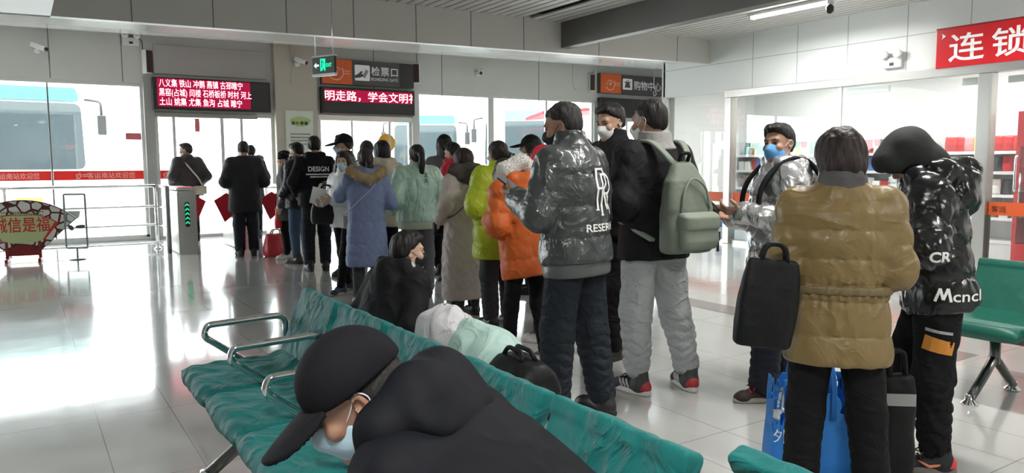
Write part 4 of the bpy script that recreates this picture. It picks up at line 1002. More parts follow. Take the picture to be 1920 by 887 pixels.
pk = plaque('sticker', 'small red notice stuck on the left window glass', 236, 249, 266, 262, mat('faded_red', (.62,.16,.16), .5))
plaque('sticker', 'narrow red notice stuck on the door glass under the place-name screen', 366, 222, 376, 247, mat('faded_red'))
p = onY(727, 268, YB); tag(MB().lathe([(.08,0),(.20,0),(.20,.006),(.08,.006)], 28, frame((p[0],YB+.06,p[2]), (1,0,0), (0,0,1))).build('sticker', mat('sticker_yellow', (.85,.45,.03), .5, emit=(.85,.45,.03), estr=.0)), 'round orange-yellow ring sticker on the middle door glass', 'sticker')
# awning seen through the last window
tag(MB().add([(11.4,YB+.9,2.62),(14.6,YB+.9,2.92),(14.6,YB+1.7,2.8),(11.4,YB+1.7,2.5),(11.4,YB+.9,2.70),(14.6,YB+.9,3.0),(14.6,YB+1.7,2.88),(11.4,YB+1.7,2.58)], [(0,1,2,3),(4,7,6,5),(0,4,5,1),(1,5,6,2),(2,6,7,3),(3,7,4,0)]).build('awning', mat('awning_red', (.6,.03,.04), .6)), 'red awning outside the glass below the blank screen', 'awning')

# ------------------------------------------------------------------ railing, gates, signs on the floor
RL_ = thing('railing', 'stainless steel tube railing in front of the left windows', 'railing', (0,0,0))
for z in (1.03,.70,.40,.10): MB().tube([(-7.5,13.5,z),(1.84,13.5,z)], .022 if z > 1 else .016).build('rail', CHROME, RL_)
for X in (-6.5,-4.4,-2.3,-.2,1.84): MB().tube([(X,13.5,0),(X,13.5,1.03)], .025).lathe([(0,0),(.06,0),(.06,.012),(.03,.03),(0,.03)], 14, Matrix.Translation((X,13.5,0))).build('post', CHROME, RL_)
for z in (1.03,.70,.40,.10): MB().tube([(1.84,13.5,z),(1.90,12.75,z)], .022 if z > 1 else .016).build('rail', CHROME, RL_)
MB().tube([(1.90,12.72,0),(1.90,12.72,1.04)], .034).build('end_post', mat('dark_steel', (.25,.26,.25), .3, 1.0), RL_)
def gate(label, x0, y0, arrows=True, flap=(True,True)):
    t = thing('ticket_gate', label, 'ticket gate', (x0, y0, 0)); w_, L, H = .27, 1.25, 1.0
    MB().prism(fillet2([(0,0),(w_,0),(w_,H-.03),(0,H-.03)], .03), frame((0,.0,0), (1,0,0), (0,0,1)), -L).build('cabinet', STEEL, t)
    MB().prism(fillet2([(-.01,H-.02),(w_+.01,H-.02),(w_+.01,H+.02),(-.01,H+.02)], .015), frame((0,-.02,0), (1,0,0), (0,0,1)), -L-.04).build('top_plate', STEEL, t)
    b = MB(); b.box(.02, w_-.02, .0, .42, H+.02, H+.028); b.build('reader_panel', mat('gate_red_panel', (.75,.02,.09), .3, emit=(.8,.02,.08), estr=.25), t)
    b = MB(); b.prism(fillet2([(w_/2-.035,.42),(w_/2+.035,.42),(w_/2+.035,.80),(w_/2-.035,.80)], .03), frame((0,-.004,0), (1,0,0), (0,0,1)), .004); b.build('arrow_panel', BLACKP, t)
    for k in range(5):
        z = .46+k*.068; MB().prism([(w_/2-.03,z),(w_/2,z+.028),(w_/2+.03,z),(w_/2+.03,z+.022),(w_/2,z+.05),(w_/2-.03,z+.022)], frame((0,-.008,0), (1,0,0), (0,0,1)), .003).build('green_arrow', glow('arrow_green', (.02,.75,.32), 1.3), t)
    FR = mat('flap_red', (.55,.015,.03), .35)
    for ok, x, s in ((flap[0],0,-1),(flap[1],w_,1)):
        if ok: MB().prism([(x,.50),(x,.86),(x+s*.06,.90),(x+s*.26,.78),(x+s*.10,.42)], frame((0,.62,0), (1,0,0), (0,0,1)), .02).build('flap', FR, t, .004)
    return t
gx = lambda px, d: ground(px, d)
X, Y = gx(337, 11.55); gate('steel ticket gate with green arrows and red top beside the railing', X, Y, flap=(False,True)); GX, GY = X, Y
gate('steel ticket gate half hidden behind the man in the long dark coat', GX+.93, GY+.1, flap=(True,False))
gate('steel ticket gate beside the queue, hidden in part by the dark coats', GX+1.70, GY+.2, flap=(True,False))
# fan-shaped pledge sign
D_ = 10.85; X, Y = ground(46, D_); FS = thing('fan_sign', 'fan-shaped red and green integrity sign on a red stand', 'sign', (X, Y, 0), -.55)
FS.rotation_euler = (0,0,-.10); k = D_/FPX; R0, R1, A = 40*k, 123*k, math.radians(46); Z0 = .0
def sector(r0, r1, a0, a1, n=24): return [(r1*math.sin(a), r1*math.cos(a)) for a in np.linspace(a0, a1, n)]+[(r0*math.sin(a), r0*math.cos(a)) for a in np.linspace(a1, a0, n)]
cz = (487-505)*k*-1*-1
FF = lambda y: frame((0, y, -.06), (1,0,0), (0,0,1))
FRAME_R = mat('fan_frame_red', (.085,.012,.014), .4)
MB().prism(sector(R0*.98, R1, -A, A), FF(.03), .05).build('fan_frame', FRAME_R, FS)
m = bpy.data.materials.new('fan_crackle'); m.use_nodes = True; nt = m.node_tree; bs = nt.nodes['Principled BSDF']; tc = nt.nodes.new('ShaderNodeTexCoord'); vo = nt.nodes.new('ShaderNodeTexVoronoi'); vo.feature = 'DISTANCE_TO_EDGE'; vo.inputs['Scale'].default_value = 7.5
lt = nt.nodes.new('ShaderNodeMath'); lt.operation = 'LESS_THAN'; lt.inputs[1].default_value = .085; mx = nt.nodes.new('ShaderNodeMix'); mx.data_type = 'RGBA'; mx.inputs[6].default_value = (.72,.72,.68,1); mx.inputs[7].default_value = (.10,.015,.015,1)
nt.links.new(tc.outputs['Object'], vo.inputs['Vector']); nt.links.new(vo.outputs['Distance'], lt.inputs[0]); nt.links.new(lt.outputs[0], mx.inputs[0]); nt.links.new(mx.outputs[2], bs.inputs['Base Color'])
MB().prism(sector(R0*1.02, R1*.985, -A*.98, A*.98), FF(-.022), .003).build('crackle_border', m, FS)
MB().prism(sector(R0*1.45, R1*.80, -A*.80, A*.80), FF(-.026), .003).build('red_field', mat('fan_red', (.62,.03,.025), .4), FS)
MB().prism([(x*.97, y) for x, y in sector(R0*1.75, R1*.79, -A*.74, A*.74)][:24]+[(.24,.36),(.14,.33),(0,.315),(-.14,.33),(-.24,.36)], FF(-.030), .003).build('green_field', mat('fan_green', (.52,.60,.30), .5), FS)
text('lettering', '诚信是福', frame((0,-.036,.44), (1,0,0), (0,0,1)), mat('fan_text_red', (.62,.02,.02), .4), FS, size=.23, align='CENTER', bold=.002, width=.68)
for kk in range(2):
    b = MB(); r_ = random.Random(kk+5); xx = -.27
    while xx < .27: w_ = r_.uniform(.012,.022); b.box(xx, xx+w_, -.036, -.032, .70-kk*.045, .715-kk*.045); xx += w_+.010
    b.build('small_text', mat('fan_ink', (.12,.16,.05), .5), FS)
b = MB()
for s in (-1,1): b.box(s*.20-.02, s*.20+.02, -.18, .18, 0, .05); b.box(s*.20-.02, s*.20+.02, -.03, .07, .05, .30)
b.box(-.20, .20, .0, .05, .08, .26); b.build('stand', mat('stand_red', (.25,.012,.015), .4), FS, .008)
# small framed notice stand
X, Y = ground(146, 11.05); NS = thing('notice_stand', 'thin grey framed clear notice stand by the railing', 'notice stand', (X, Y, 0), -.45)
b = MB(); b.tube(fillet([(-.145,0,.17),(.145,0,.17),(.145,0,.95),(-.145,0,.95)], .02, 3, True), .014, 8, closed=True); b.build('frame', mat('stand_grey', (.30,.31,.31), .35, .8), NS)
MB().tube([(0,0,0),(0,0,.17)], .014).lathe([(0,0),(.11,0),(.11,.012),(.02,.02),(0,.02)], 20).build('foot', mat('stand_grey'), NS)
MB().box(-.135, .135, -.003, .003, .18, .94).build('clear_panel', glass_mat('acrylic', (.93,.96,.95), .10), NS)
b = MB(); F = Field((-.14,-.02,.40), (.14,.02,.60), .008)
for i in range(7): r_ = random.Random(i); F.ell((r_.uniform(-.11,.11), -.006, .46+r_.uniform(-.02,.03)), (.035,.006,.025), k=.01)
F.build('printed_motif', mat('motif_dark', (.10,.10,.09), .6), NS)
# ------------------------------------------------------------------ waiting benches
CLOTH = mat('teal_cloth_cover', (.006,.135,.130), .62, bump=(5,.010,5,(1,1,1)), var=(7,.22), sheen=.1, ridged=True, spec=.3)
CLOTH2 = mat('green_leatherette', (.006,.115,.080), .45, bump=(9,.003,3,(1,1,1)), var=(5,.12))
DARKLEG = mat('bench_dark_metal', (.17,.17,.165), .3, 1.0)
PAD = mat('dark_teal_side', (.004,.06,.06), .7)
def bench_meshes(cloth, seed):
    """seat and backrest meshes in bench space: faces -x, y = seat centre, top of back at x=1.15"""
    out = {}
    R = RY(.40)     # back reclines
    F = Field((.90,-.29,.33), (1.28,.29,.86), .0065)
    F.rbox((1.058,0,.575), (.024,.232,.205), .008, R, k=0)
    F.rbox((1.128,0,.742), (.027,.234,.020), .010, R, k=.012)
    if cloth: F.wrinkle(.006, 15, seed, (.6,1.5,.6)); F.wrinkle(.0035, 34, seed+3, (.6,1,1.0))
    out['back'] = F.mesh('backrest')
    F = Field((.50,-.31,.33), (1.10,.31,.56), .0075)
    F.loft([.395,.43,.47], [.215,.235,.235], [.232,.245,.243], c=(.80,0,0), k=0, pw=5 if cloth else 4, round_=.018)
    F.cone((1.0,-.20,.45), (1.0,.20,.45), .035, .035, k=.06)
    F.cone((.585,-.21,.425), (.585,.21,.425), .034, .034, k=.05)
    if cloth:
        for s in (-1,1): F.cone((.61,s*.20,.43), (.555,s*.262,.445), .02, .006, k=.03)
        F.wrinkle(.008, 16, seed+1, (1.3,1,.5)); F.wrinkle(.004, 36, seed+4, (1,1.2,.5))
    out['seat'] = F.mesh('seat')
    return out
_bm = {}
def bench(label, x0, y_far, n, rz, m, cloth=True, pitch=.505, arms=None, letters=None, group=None, adz=0.0):
    """first seat at the y_far end; local frame as the front row, rz = 0 or pi"""
    t = thing('waiting_bench', label, 'bench', (x0, y_far, 0), rz, group)
    sg = -1 if rz == 0 else 1
    ys = [sg*pitch*(i+.5) for i in range(n)]
    key = cloth
    if key not in _bm: _bm[key] = [bench_meshes(cloth, 1.0+k*3.3) for k in range(3 if cloth else 1)]
    for i, y in enumerate(ys):
        v = _bm[key][i % len(_bm[key])]
        for nm, part in (('seat','seat'),('backrest','back')):
            me = v[part].copy(); me.materials.clear(); me.materials.append(m); o = bpy.data.objects.new(nm, me); COL.objects.link(o); o.parent = t; o.location = (0,y,0)
            if letters and nm == 'backrest' and i in letters:
                tm = text_mesh(letters[i], size=.062, align='CENTER', width=.40)
                d = decal('lettering', tm, o, (1.02,0,.62), (0,-1,0), (.39,0,.92), mat('cover_print', (.42,.52,.50), .7), o, off=.003, maxd=.2)
    y0, y1 = min(ys)-pitch/2, max(ys)+pitch/2
    MB().box(.82, .90, y0+.02, y1-.02, .335, .385).build('beam', DARKLEG, t, .006)
    for yy in (ys[0]-sg*.02, ys[-1]+sg*.02) if n < 4 else (ys[0]-sg*.0, ys[n//2], ys[-1]):
        b = MB(); b.tube(fillet([(.86,yy,.36),(.86,yy,.22),(.86,yy,.20)], .02), .03); b.tube(fillet([(.86,yy,.235),(.72,yy,.12),(.60,yy,.035)], .05), [.030]*8+[.022] if False else .026)
        b.tube(fillet([(.86,yy,.235),(1.0,yy,.12),(1.10,yy,.035)], .05), .026); lg = b.build('leg', DARKLEG, t)
        for xx in (.60,1.10): MB().lathe([(0,0),(.045,0),(.045,.012),(.024,.03),(.024,.06),(0,.06)], 16, Matrix.Translation((xx,yy,0))).build('foot', CHROME, lg)
    for i in range(n+1) if arms is None else arms:
        yy = sg*pitch*i
        p = fillet([(1.03,yy,.47),(1.035,yy,.645+adz),(.675,yy,.635+adz),(.66,yy,.585+adz),(.90,yy,.40)], .055, 7)
        MB().tube(p, .0155, 10).build('armrest', CHROME, t)
    return t
B1 = bench('near row of teal cloth-covered seats with chrome armrests, facing the windows', 0, 3.60, 5, 0, CLOTH, pitch=.513, arms=[0,1,2,3,4,5], letters={3: '如东县口腔医院 | 市二院'})
B2 = bench('row of teal cloth-covered seats back to back behind the near row, where the boy sits', 2.36, 1.06, 5, math.pi, CLOTH, pitch=.513, arms=[1,2,3,4,5], adz=.045)
B3 = bench('dark green bench with chrome legs at the right edge behind the black shiny jacket', 3.80, 2.36, 4, 0, CLOTH2, cloth=False, pitch=.56)
# ------------------------------------------------------------------ shop stock
SHELFM = mat('shelf_white', (.70,.71,.72), .4); PRICE = mat('price_strip', (.75,.78,.8), .4)
def pack_mesh(kind):
    F = None
    if kind == 'packet':
        F = Field((-.09,-.06,-.01), (.09,.06,.24), .012); F.loft([0,.02,.11,.20,.225], [.07,.072,.075,.072,.07], [.006,.025,.035,.02,.005], k=0, round_=.004); F.noise(.004, 40, 1)
    if kind == 'carton':
        b = MB(); b.box(-.06, .06, -.045, .045, 0, .17); b.box(-.061, .061, -.0455, .0455, .11, .14); me = bpy.data.meshes.new(kind); me.from_pydata(b.v, [], b.f); return me
    if kind == 'tub':
        b = MB(); b.lathe([(0,0),(.045,0),(.058,.10),(.062,.102),(.062,.112),(0,.114)], 14); me = bpy.data.meshes.new(kind); me.from_pydata(b.v, [], b.f); return me
    if kind == 'bottle':
        b = MB(); b.lathe([(0,0),(.032,0),(.034,.01),(.034,.13),(.028,.165),(.013,.195),(.013,.215),(.016,.216),(.016,.24),(0,.24)], 14); me = bpy.data.meshes.new(kind); me.from_pydata(b.v, [], b.f); me.polygons.foreach_set('use_smooth', [True]*len(me.polygons)); return me
    return F.mesh(kind)
_pk = {k: pack_mesh(k) for k in ('packet','carton','tub','bottle')}
COLS = {'red': (.55,.03,.035), 'white': (.78,.78,.76), 'yellow': (.72,.45,.05), 'green': (.06,.30,.15), 'blue': (.06,.18,.50), 'brown': (.20,.09,.05), 'pink': (.72,.32,.34), 'silver': (.60,.62,.63), 'teal': (.05,.35,.35), 'dark': (.06,.06,.07)}
KN = {'packet': 'snack_packet', 'carton': 'snack_carton', 'tub': 'noodle_tub', 'bottle': 'drink_bottle'}
KL = {'packet': 'snack packet', 'carton': 'snack carton', 'tub': 'noodle tub', 'bottle': 'drink bottle'}
_proto = {}
def pack(kind, col, x, y, z, rz, where, group):
    key = (kind, col)
    if key not in _proto:
        me = _pk[kind].copy(); me.materials.clear(); me.materials.append(mat('pack_'+col, COLS[col], .35)); _proto[key] = bpy.data.objects.new(KN[kind], me); o = _proto[key]
    else: o = _proto[key].copy()
    COL.objects.link(o); o.location = (x, y, z); o.rotation_euler = (0,0,rz)
    g = group+', '+col+' '+KL[kind]+'s'
    tag(o, '%s %s standing on %s' % (col, KL[kind], where), KL[kind].split()[-1], g); return o
rr = random.Random(11)
def shelf(label, x, y0, y1, levels, depth=.36, alongX=False):
    t = thing('shop_shelf', label, 'shelf', (x, y0, 0)); L = y1-y0
    for z in levels: 
        bo = MB().box(0, depth, .02, L-.02, z-.03, z).build('shelf_board', SHELFM, t); MB().box(-.006, 0, .02, L-.02, z-.04, z+.005).build('price_rail', PRICE, bo)
    for yy in (.0, L-.02): MB().box(0, depth, yy, yy+.02, 0, levels[-1]+.25).build('side_upright', SHELFM, t)
    MB().box(depth, depth+.02, 0, L, .05, levels[-1]+.28).build('back_panel', SHELFM, t)
    MB().box(0, depth, .02, L-.02, 0, levels[0]-.03).build('plinth', SHELFM, t)
    return t
units = [(8.92,10.12,'the shelf unit nearest the corner'), (7.62,8.86,'the second shelf unit from the corner'), (6.32,7.56,'the middle shelf unit'), (5.02,6.26,'the fourth shelf unit from the corner'), (3.72,4.96,'the shelf unit nearest the counter')]
names = ['nearest the far corner', 'second from the far corner', 'in the middle of the shop wall', 'fourth from the far corner, behind the tan coat', 'nearest the dark counter']
lv = [.22,.55,.88,1.21,1.50]
PAL = [['white','silver','white','pink','blue','silver'], ['white','silver','white','brown','silver','dark'], ['white','brown','red','white','silver','dark'], ['blue','dark','red','white','yellow','silver'], ['teal','red','green','pink','yellow','teal','red','white']]
for (y0, y1, wh), nm in zip(units, names):
    shelf('white shop shelf unit with price rails, '+nm, 11.75, y0, y1, lv)
    for li, z in enumerate(lv):
        y = y0+.10
        if li == 0 : continue
        while y < y1-.09:
            kind = ('packet','carton','packet','packet','tub')[li] if rr.random() < .75 else rr.choice(['packet','carton','tub','bottle'])
            col = rr.choice(PAL[li])
            if li == 4 and y0 < 5.5: col = rr.choice(['red','red','pink','red','white','yellow']); kind = 'packet'
            pack(kind, col, 11.75+rr.uniform(.07,.12), y, z, math.pi/2+rr.uniform(-.15,.15), ('the second','the third','the fourth','the fifth','the top')[li if li < 4 else 4]+' shelf of '+wh, 'shop goods on '+('second','third','fourth','fifth','top')[li]+' shelves of '+wh)
            if li == 4 and kind == 'tub':
                pack(kind, rr.choice(PAL[4]), 11.84, y, z+.115, math.pi/2, 'the upper tier in '+wh, 'upper tier tubs on '+wh)
            y += rr.uniform(.120,.145)
# counter, drinks cooler, pale freezer
ct = thing('shop_counter', 'dark brown shop counter behind the glass at the right edge', 'counter', (10.55, 3.4, 0))
MB().box(0, .6, -1.5, 1.0, .0, .80).build('counter_body', mat('counter_dark', (.045,.038,.032), .35), ct, .01); MB().box(-.03, .63, -1.53, 1.03, .80, .86).build('counter_top', mat('counter_top', (.03,.03,.03), .2), ct, .01)
MB().box(-.012, 0, -1.45, .95, .12, .34).build('front_panel', mat('counter_panel', (.07,.06,.05), .4), ct)
fp = onX(1898, 350, 11.6); dc = thing('drinks_cooler', 'tall red-framed drinks cooler at the right edge of the shop', 'cooler', (11.15, onX(1898,350,11.15)[1], 0)); dc.scale = (.85,1,1); dc.location.x = 11.2; RED2 = mat('cooler_red', (.60,.02,.03), .3)
MB().box(0, .6, -.75, 0, 0, .25).build('base', RED2, dc, .01); MB().box(0, .6, -.75, 0, 1.55, 2.02).build('header', RED2, dc, .01); MB().box(.55, .6, -.75, 0, .25, 1.55).build('back', mat('cooler_inside', (.7,.72,.72), .4), dc)
for yy in (-.05, -.75): MB().box(0, .56, yy, yy+.05, .25, 1.55).build('side_panel', RED2, dc)
MB().box(-.012, -.002, -.72, -.03, .27, 1.53).build('glass_door', SHOPGLASS, dc); MB().tube([(-.04,-.08,.7),(-.04,-.08,1.2)], .012).build('handle', CHROME, dc)
for z in (.60,.95,1.28): MB().box(.03, .55, -.70, -.05, z, z+.015).build('wire_shelf', CHROME, dc)
text('lettering', '可', frame((-.004,-.10,1.68), (0,-1,0), (0,0,1)), WHITEINK, dc, size=.24)
fr_ = thing('chest_freezer', 'pale blue ice cream freezer inside the shop door, low behind the glass', 'freezer', (10.5, 7.2, 0))
MB().box(0, .6, -.0, 1.0, .08, .62).build('freezer_body', mat('freezer_blue', (.42,.66,.72), .4), fr_, .03); MB().box(-.01, .61, -.01, 1.01, .62, .72).build('rim', WHITEP, fr_, .02); MB().box(.04, .56, .04, .96, .72, .735).build('lid', SHOPGLASS, fr_); MB().box(.03, .57, .03, .97, .0, .08).build('plinth', BLACKP, fr_)
bx_ = [(10.75,9.45),(10.8,9.85),(10.72,9.0)]
for i, (X, Y) in enumerate(bx_):
    c = thing('drinks_case', ('pale blue-white drinks case second from the corner behind the fixed shop glass','pale blue-white drinks case nearest the corner behind the fixed shop glass','pale blue-white drinks case beside the steel post inside the shop')[i], 'case', (X, Y, 0)); MB().box(-.15, .15, -.17, .17, 0, .52).build('carton_body', mat('case_white', (.72,.76,.80), .5), c, .008); MB().box(-.153, -.15, -.08, .08, .2, .32).build('blue_mark', mat('case_blue', (.12,.28,.60), .5), c); MB().box(-.153,.153,-.03,.03,.518,.522).build('tape', mat('tape_tan', (.5,.4,.25), .4), c)
# ------------------------------------------------------------------ skin, hair, cloth
SKIN = mat('skin', (.46,.27,.19), .5, sss=.12, var=(14,.06)); SKIN_PALE = mat('skin_pale', (.56,.36,.27), .5, sss=.12, var=(14,.05)); SKIN_DARK = mat('skin_tan', (.34,.185,.125), .5, sss=.12, var=(14,.08))
HAIR = mat('hair_black', (.010,.008,.007), .5, bump=(60,.008,4,(1,1,.15)), spec=.35); HAIR_BR = mat('hair_dark_brown', (.022,.012,.010), .5, bump=(60,.008,4,(1,1,.15)), spec=.35); HAIR_GR = mat('hair_greying', (.026,.024,.023), .6, bump=(80,.006,4,(1,1,.3)), spec=.3)
EYE = mat('eye_dark', (.02,.015,.012), .15)
BLACKC = mat('black_cloth', (.009,.009,.011), .75, bump=(6,.004,3,(1,1,1)), ridged=True); BLACKN = mat('black_nylon', (.013,.013,.015), .42, bump=(9,.006,4,(1,1,1.3)), ridged=True, spec=.3); NAVY = mat('navy_cloth', (.014,.017,.026), .65, bump=(28,.003,3,(1,1,1)))
CHAR = mat('charcoal_cloth', (.035,.035,.037), .7, bump=(28,.003,3,(1,1,1))); GREYC = mat('grey_cloth', (.16,.16,.165), .75, bump=(35,.003,3,(1,1,1)))
PANTS_BLACK = mat('black_trousers', (.007,.007,.008), .8, bump=(8,.004,3,(1,1,1.4)), ridged=True); JEANS = mat('dark_jeans', (.016,.020,.026), .8, bump=(8,.005,3,(1,1,1.4)), ridged=True); BLUEJ = mat('blue_jeans', (.06,.09,.15), .8, bump=(26,.003,3,(1,1,.6))); GREYP = mat('grey_trousers', (.11,.11,.12), .8, bump=(24,.003,3,(1,1,.6))); JOGGER = mat('light_grey_joggers', (.40,.42,.42), .85, bump=(8,.006,3,(1,1,1.4)), ridged=True)
MASKB = mat('mask_blue', (.12,.33,.62), .8, bump=(60,.0012,2,(.15,.15,1))); MASKL = mat('mask_light_blue', (.42,.58,.68), .8, bump=(60,.0012,2,(.15,.15,1))); MASKW = mat('mask_white', (.70,.72,.72), .8); MASKK = mat('mask_black', (.015,.015,.016), .7); LOOPW = mat('mask_loop_white', (.75,.76,.78), .7)
RUBW = mat('rubber_white', (.62,.62,.60), .6); RUBK = mat('rubber_black', (.015,.015,.015), .7); RUBG = mat('rubber_grey', (.25,.25,.24), .6)
SHOE_BLACK = dict(name='b', upper=mat('shoe_black', (.012,.012,.012), .5), sole=RUBK)
SHOE_BOOT = dict(name='boot', upper=mat('boot_black', (.012,.012,.012), .55), sole=RUBK, boot=True)
SHOE_WHITE = dict(name='w', upper=mat('shoe_white', (.60,.58,.54), .6, var=(30,.2)), sole=RUBW, laces=RUBG)
SHOE_BROWN = dict(name='br', upper=mat('shoe_brown', (.05,.03,.025), .5), sole=RUBK)
SHOE_MULTI = dict(name='m', upper=mat('shoe_charcoal', (.05,.052,.05), .7, var=(40,.3)), sole=mat('sole_white_red', (.62,.60,.57), .6), stripe=mat('stripe_pale', (.5,.5,.5), .6), heel=mat('heel_red', (.40,.03,.03), .5), laces=mat('lace_black', (.02,.02,.02), .7))
SHOE_REDLACE = dict(name='rl', upper=mat('shoe_dark_leather', (.035,.018,.014), .6), sole=mat('sole_cream', (.42,.39,.33), .6), laces=mat('lace_red', (.65,.02,.05), .6))
SHOE_RUN = dict(name='run', upper=mat('shoe_knit_black', (.018,.018,.02), .75), sole=mat('sole_grey_mid', (.16,.14,.13), .6), heel=mat('heel_coral', (.70,.05,.06), .5), swoosh=mat('mark_copper', (.60,.20,.10), .4), laces=mat('lace_black'))
FURT = mat('fur_tan', (.42,.31,.17), .8); FURG = mat('fur_grey', (.10,.085,.075), .8); FURW = mat('fur_white', (.80,.78,.74), .8); FURB = mat('fur_brown', (.20,.12,.08), .8)
for _n, _m in _M.items():
    if any(t in _n for t in ('cloth','trousers','jeans','joggers','mask_','wool')): _m.node_tree.nodes['Principled BSDF'].inputs['Specular IOR Level'].default_value = .2
P = {}
# ---- far end, by the gates
P['strap'] = person(dict(label='man in dark jacket with pale cross strap and white mask beyond the first gate', px=358, depth=13.6, top=268, phi=12, head=(52,6,0), hair='short', hair_mat=HAIR_GR, mask=MASKW, skin=SKIN_DARK, armL='pocket', armR='pocket', jacket=dict(mat=mat('dark_plum_jacket', (.022,.016,.018), .6, bump=(26,.004,3,(1,1,1))), hem=.80, w=1.16, d=1.15, sleeve=(.10,.092,.07)), res=.013, seed=1))
P['coat'] = person(dict(label='man in a long dark coat seen from behind between two ticket gates', px=464, depth=11.4, top=264, phi=-8, head=(8,8,0), hair='crew', hair_mat=HAIR_GR, armL='cross', armR='cross', jacket=dict(mat=mat('dark_wool_coat', (.012,.012,.017), .8, bump=(40,.003,3,(1,1,1))), hem=.66, w=1.10, d=1.05, sleeve=(.10,.092,.075), collar_h=.03), trousers=dict(mat=NAVY, r=(.105,.085,.075)), res=.012, seed=2, mask=MASKW))
P['furhood'] = person(dict(label='person with brown fur hood, hidden behind the man in the long coat', px=476, depth=14.2, top=272, phi=-10, hair='short', jacket=dict(mat=CHAR, hem=.7, hood=1.0, fur=(FURB,'hood',.04,2500)), res=.016, fine=False, seed=3))
P['profile'] = person(dict(label='person in a black knitted hat and grey coat, in profile at the column', px=541, depth=11.0, top=283, phi=62, head=(10,5,0), hair='short', beanie=BLACKC, beanie_low=True, jacket=dict(mat=mat('dark_grey_coat', (.05,.052,.055), .7, bump=(26,.003,3,(1,1,1))), hem=.62), armL='down', armR='down', shoes=SHOE_WHITE, skin=SKIN_PALE, res=.013, seed=4))
P['jeans'] = person(dict(label='man in black hooded jacket and blue jeans beside the DESIGN jacket', px=565, depth=10.55, top=267, phi=28, head=(10,12,0), hair='short', mask=MASKW, armL='pocket', armR='pocket', jacket=dict(mat=BLACKN, hem=.78, hood=1.0, per=.17), trousers=dict(mat=BLUEJ), shoes=SHOE_BROWN, res=.012, seed=5))
P['design'] = person(dict(label='man in a black jacket with white DESIGN lettering across the back', px=596, depth=9.8, top=255, phi=-12, head=(-4,4,0), hair='short', armL='pocket', armR='pocket', jacket=dict(mat=BLACKC, hem=.83, w=1.05, hood=.85, collar_h=.03), trousers=dict(mat=JEANS, r=(.10,.08,.07)), shoes=SHOE_BLACK, res=.011, seed=6))
q = P['design']; s = q['s']
decal('lettering', text_mesh('DESIGN', size=.085, align='CENTER', bold=.002, width=.26), q['jacket'], (.03*s,-.6,1.27*s), (1,0,0), (0,0,1), WHITEINK, q['root'], maxd=1.0)
for k in range(2): decal('small_lettering', text_mesh('nunununununununununu' if False else '················', size=.05, align='CENTER', bold=.006, width=(.32,.22)[k]), q['jacket'], (.03*s,-.6,(1.215-k*.032)*s), (1,0,0), (0,0,1), WHITEINK, q['root'], maxd=1.0)
P['blackcap'] = person(dict(label='man in a black baseball cap and blue mask looking left over the queue', px=652, depth=9.35, top=250, phi=60, head=(14,4,0), hair='short', cap=BLACKC, mask=MASKL, loop=LOOPW, face=True, hat_h=.015, jacket=dict(mat=BLACKN, hem=.8, per=.2), res=.013, seed=7))
P['paper'] = person(dict(label='woman in white jacket and blue mask turned to us, holding a white paper', px=650, depth=8.1, top=283, phi=112, head=(30,2,0), hair='long', hair_mat=HAIR_BR, mask=MASKL, loop=LOOPW, face=True, skin=SKIN_PALE,
   armL=((-.235,.04,1.10),(-.15,.30,1.13)), armR=((.25,.02,1.12),(.10,.30,1.11)), hands=(dict(curl=.7,n=(.7,.2,.2)), dict(curl=.7,n=(-.7,.2,.2))), jacket=dict(mat=mat('white_quilted', (.66,.66,.66), .5, bump=(26,.004,3,(1,1,1))), hem=.80, per=.16, amp=.008, w=.92, d=.95), trousers=dict(mat=PANTS_BLACK, r=(.088,.062,.05)), shoes=dict(name='navy', upper=mat('shoe_navy', (.02,.03,.06), .6), sole=RUBG), stance=(.06,.10,.16,-.10), res=.009, bres=.007, seed=8))
P['lavender'] = person(dict(label='woman in a lavender blue parka with tan fur hood and hair clips', px=691, depth=7.4, top=278, phi=-14, head=(12,0,0), hair='tied', hair_mat=HAIR_BR, tail='low', armL='raise', armR='hold', jacket=dict(mat=mat('lavender_parka', (.155,.195,.33), .6, bump=(7,.004,4,(1,1,1)), ridged=True, spec=.25), hem=.43, seams=[.3,.43,.56,.68,.92,1.05,1.5,1.7], amp=.008, wr=.003, hood=1.05, hw=[.235,.225,.215,.200,.195,.21,.20,.15,.085], fur=(FURT,'hood',.05,9000)), trousers=dict(mat=CHAR, r=(.09,.07,.06)), res=.009, seed=9))
P['greyhat'] = person(dict(label='person in a dark grey knitted hat showing behind the hair clips', px=693, depth=10.4, top=265, phi=-5, hair='short', beanie=CHAR, jacket=dict(mat=CHAR, hem=.8), res=.016, fine=False, seed=10))
P['cream'] = person(dict(label='woman with loose black hair in a cream jacket, beyond the lavender parka', px=722, depth=8.6, top=264, phi=-8, hair='bob', jacket=dict(mat=mat('cream_jacket', (.48,.43,.34), .65, bump=(22,.004,3,(1,1,1))), hem=.7, per=.18, hood=.95), res=.013, fine=False, seed=11))
MINT = mat('mint_satin', (.36,.53,.43), .32, bump=(7,.009,4,(1.4,1.4,.6)), coat=.15, ridged=True)
P['mint'] = person(dict(label='woman with a long ponytail in a shiny mint green jacket', px=786, depth=7.8, top=271, phi=-12, head=(6,0,0), hair='tied', tail='pony', armL='pocket', armR='pocket', jacket=dict(mat=MINT, hem=.86, w=1.10, d=1.12, sleeve=(.105,.10,.085), collar_h=.06, hw=[.225,.225,.222,.220,.215,.228,.215,.16,.09], band=(mat('mint_shirt_hem', (.36,.42,.32), .6), .12), crease=.011, cf=21), trousers=dict(mat=GREYP, r=(.10,.085,.075)), res=.009, seed=12))
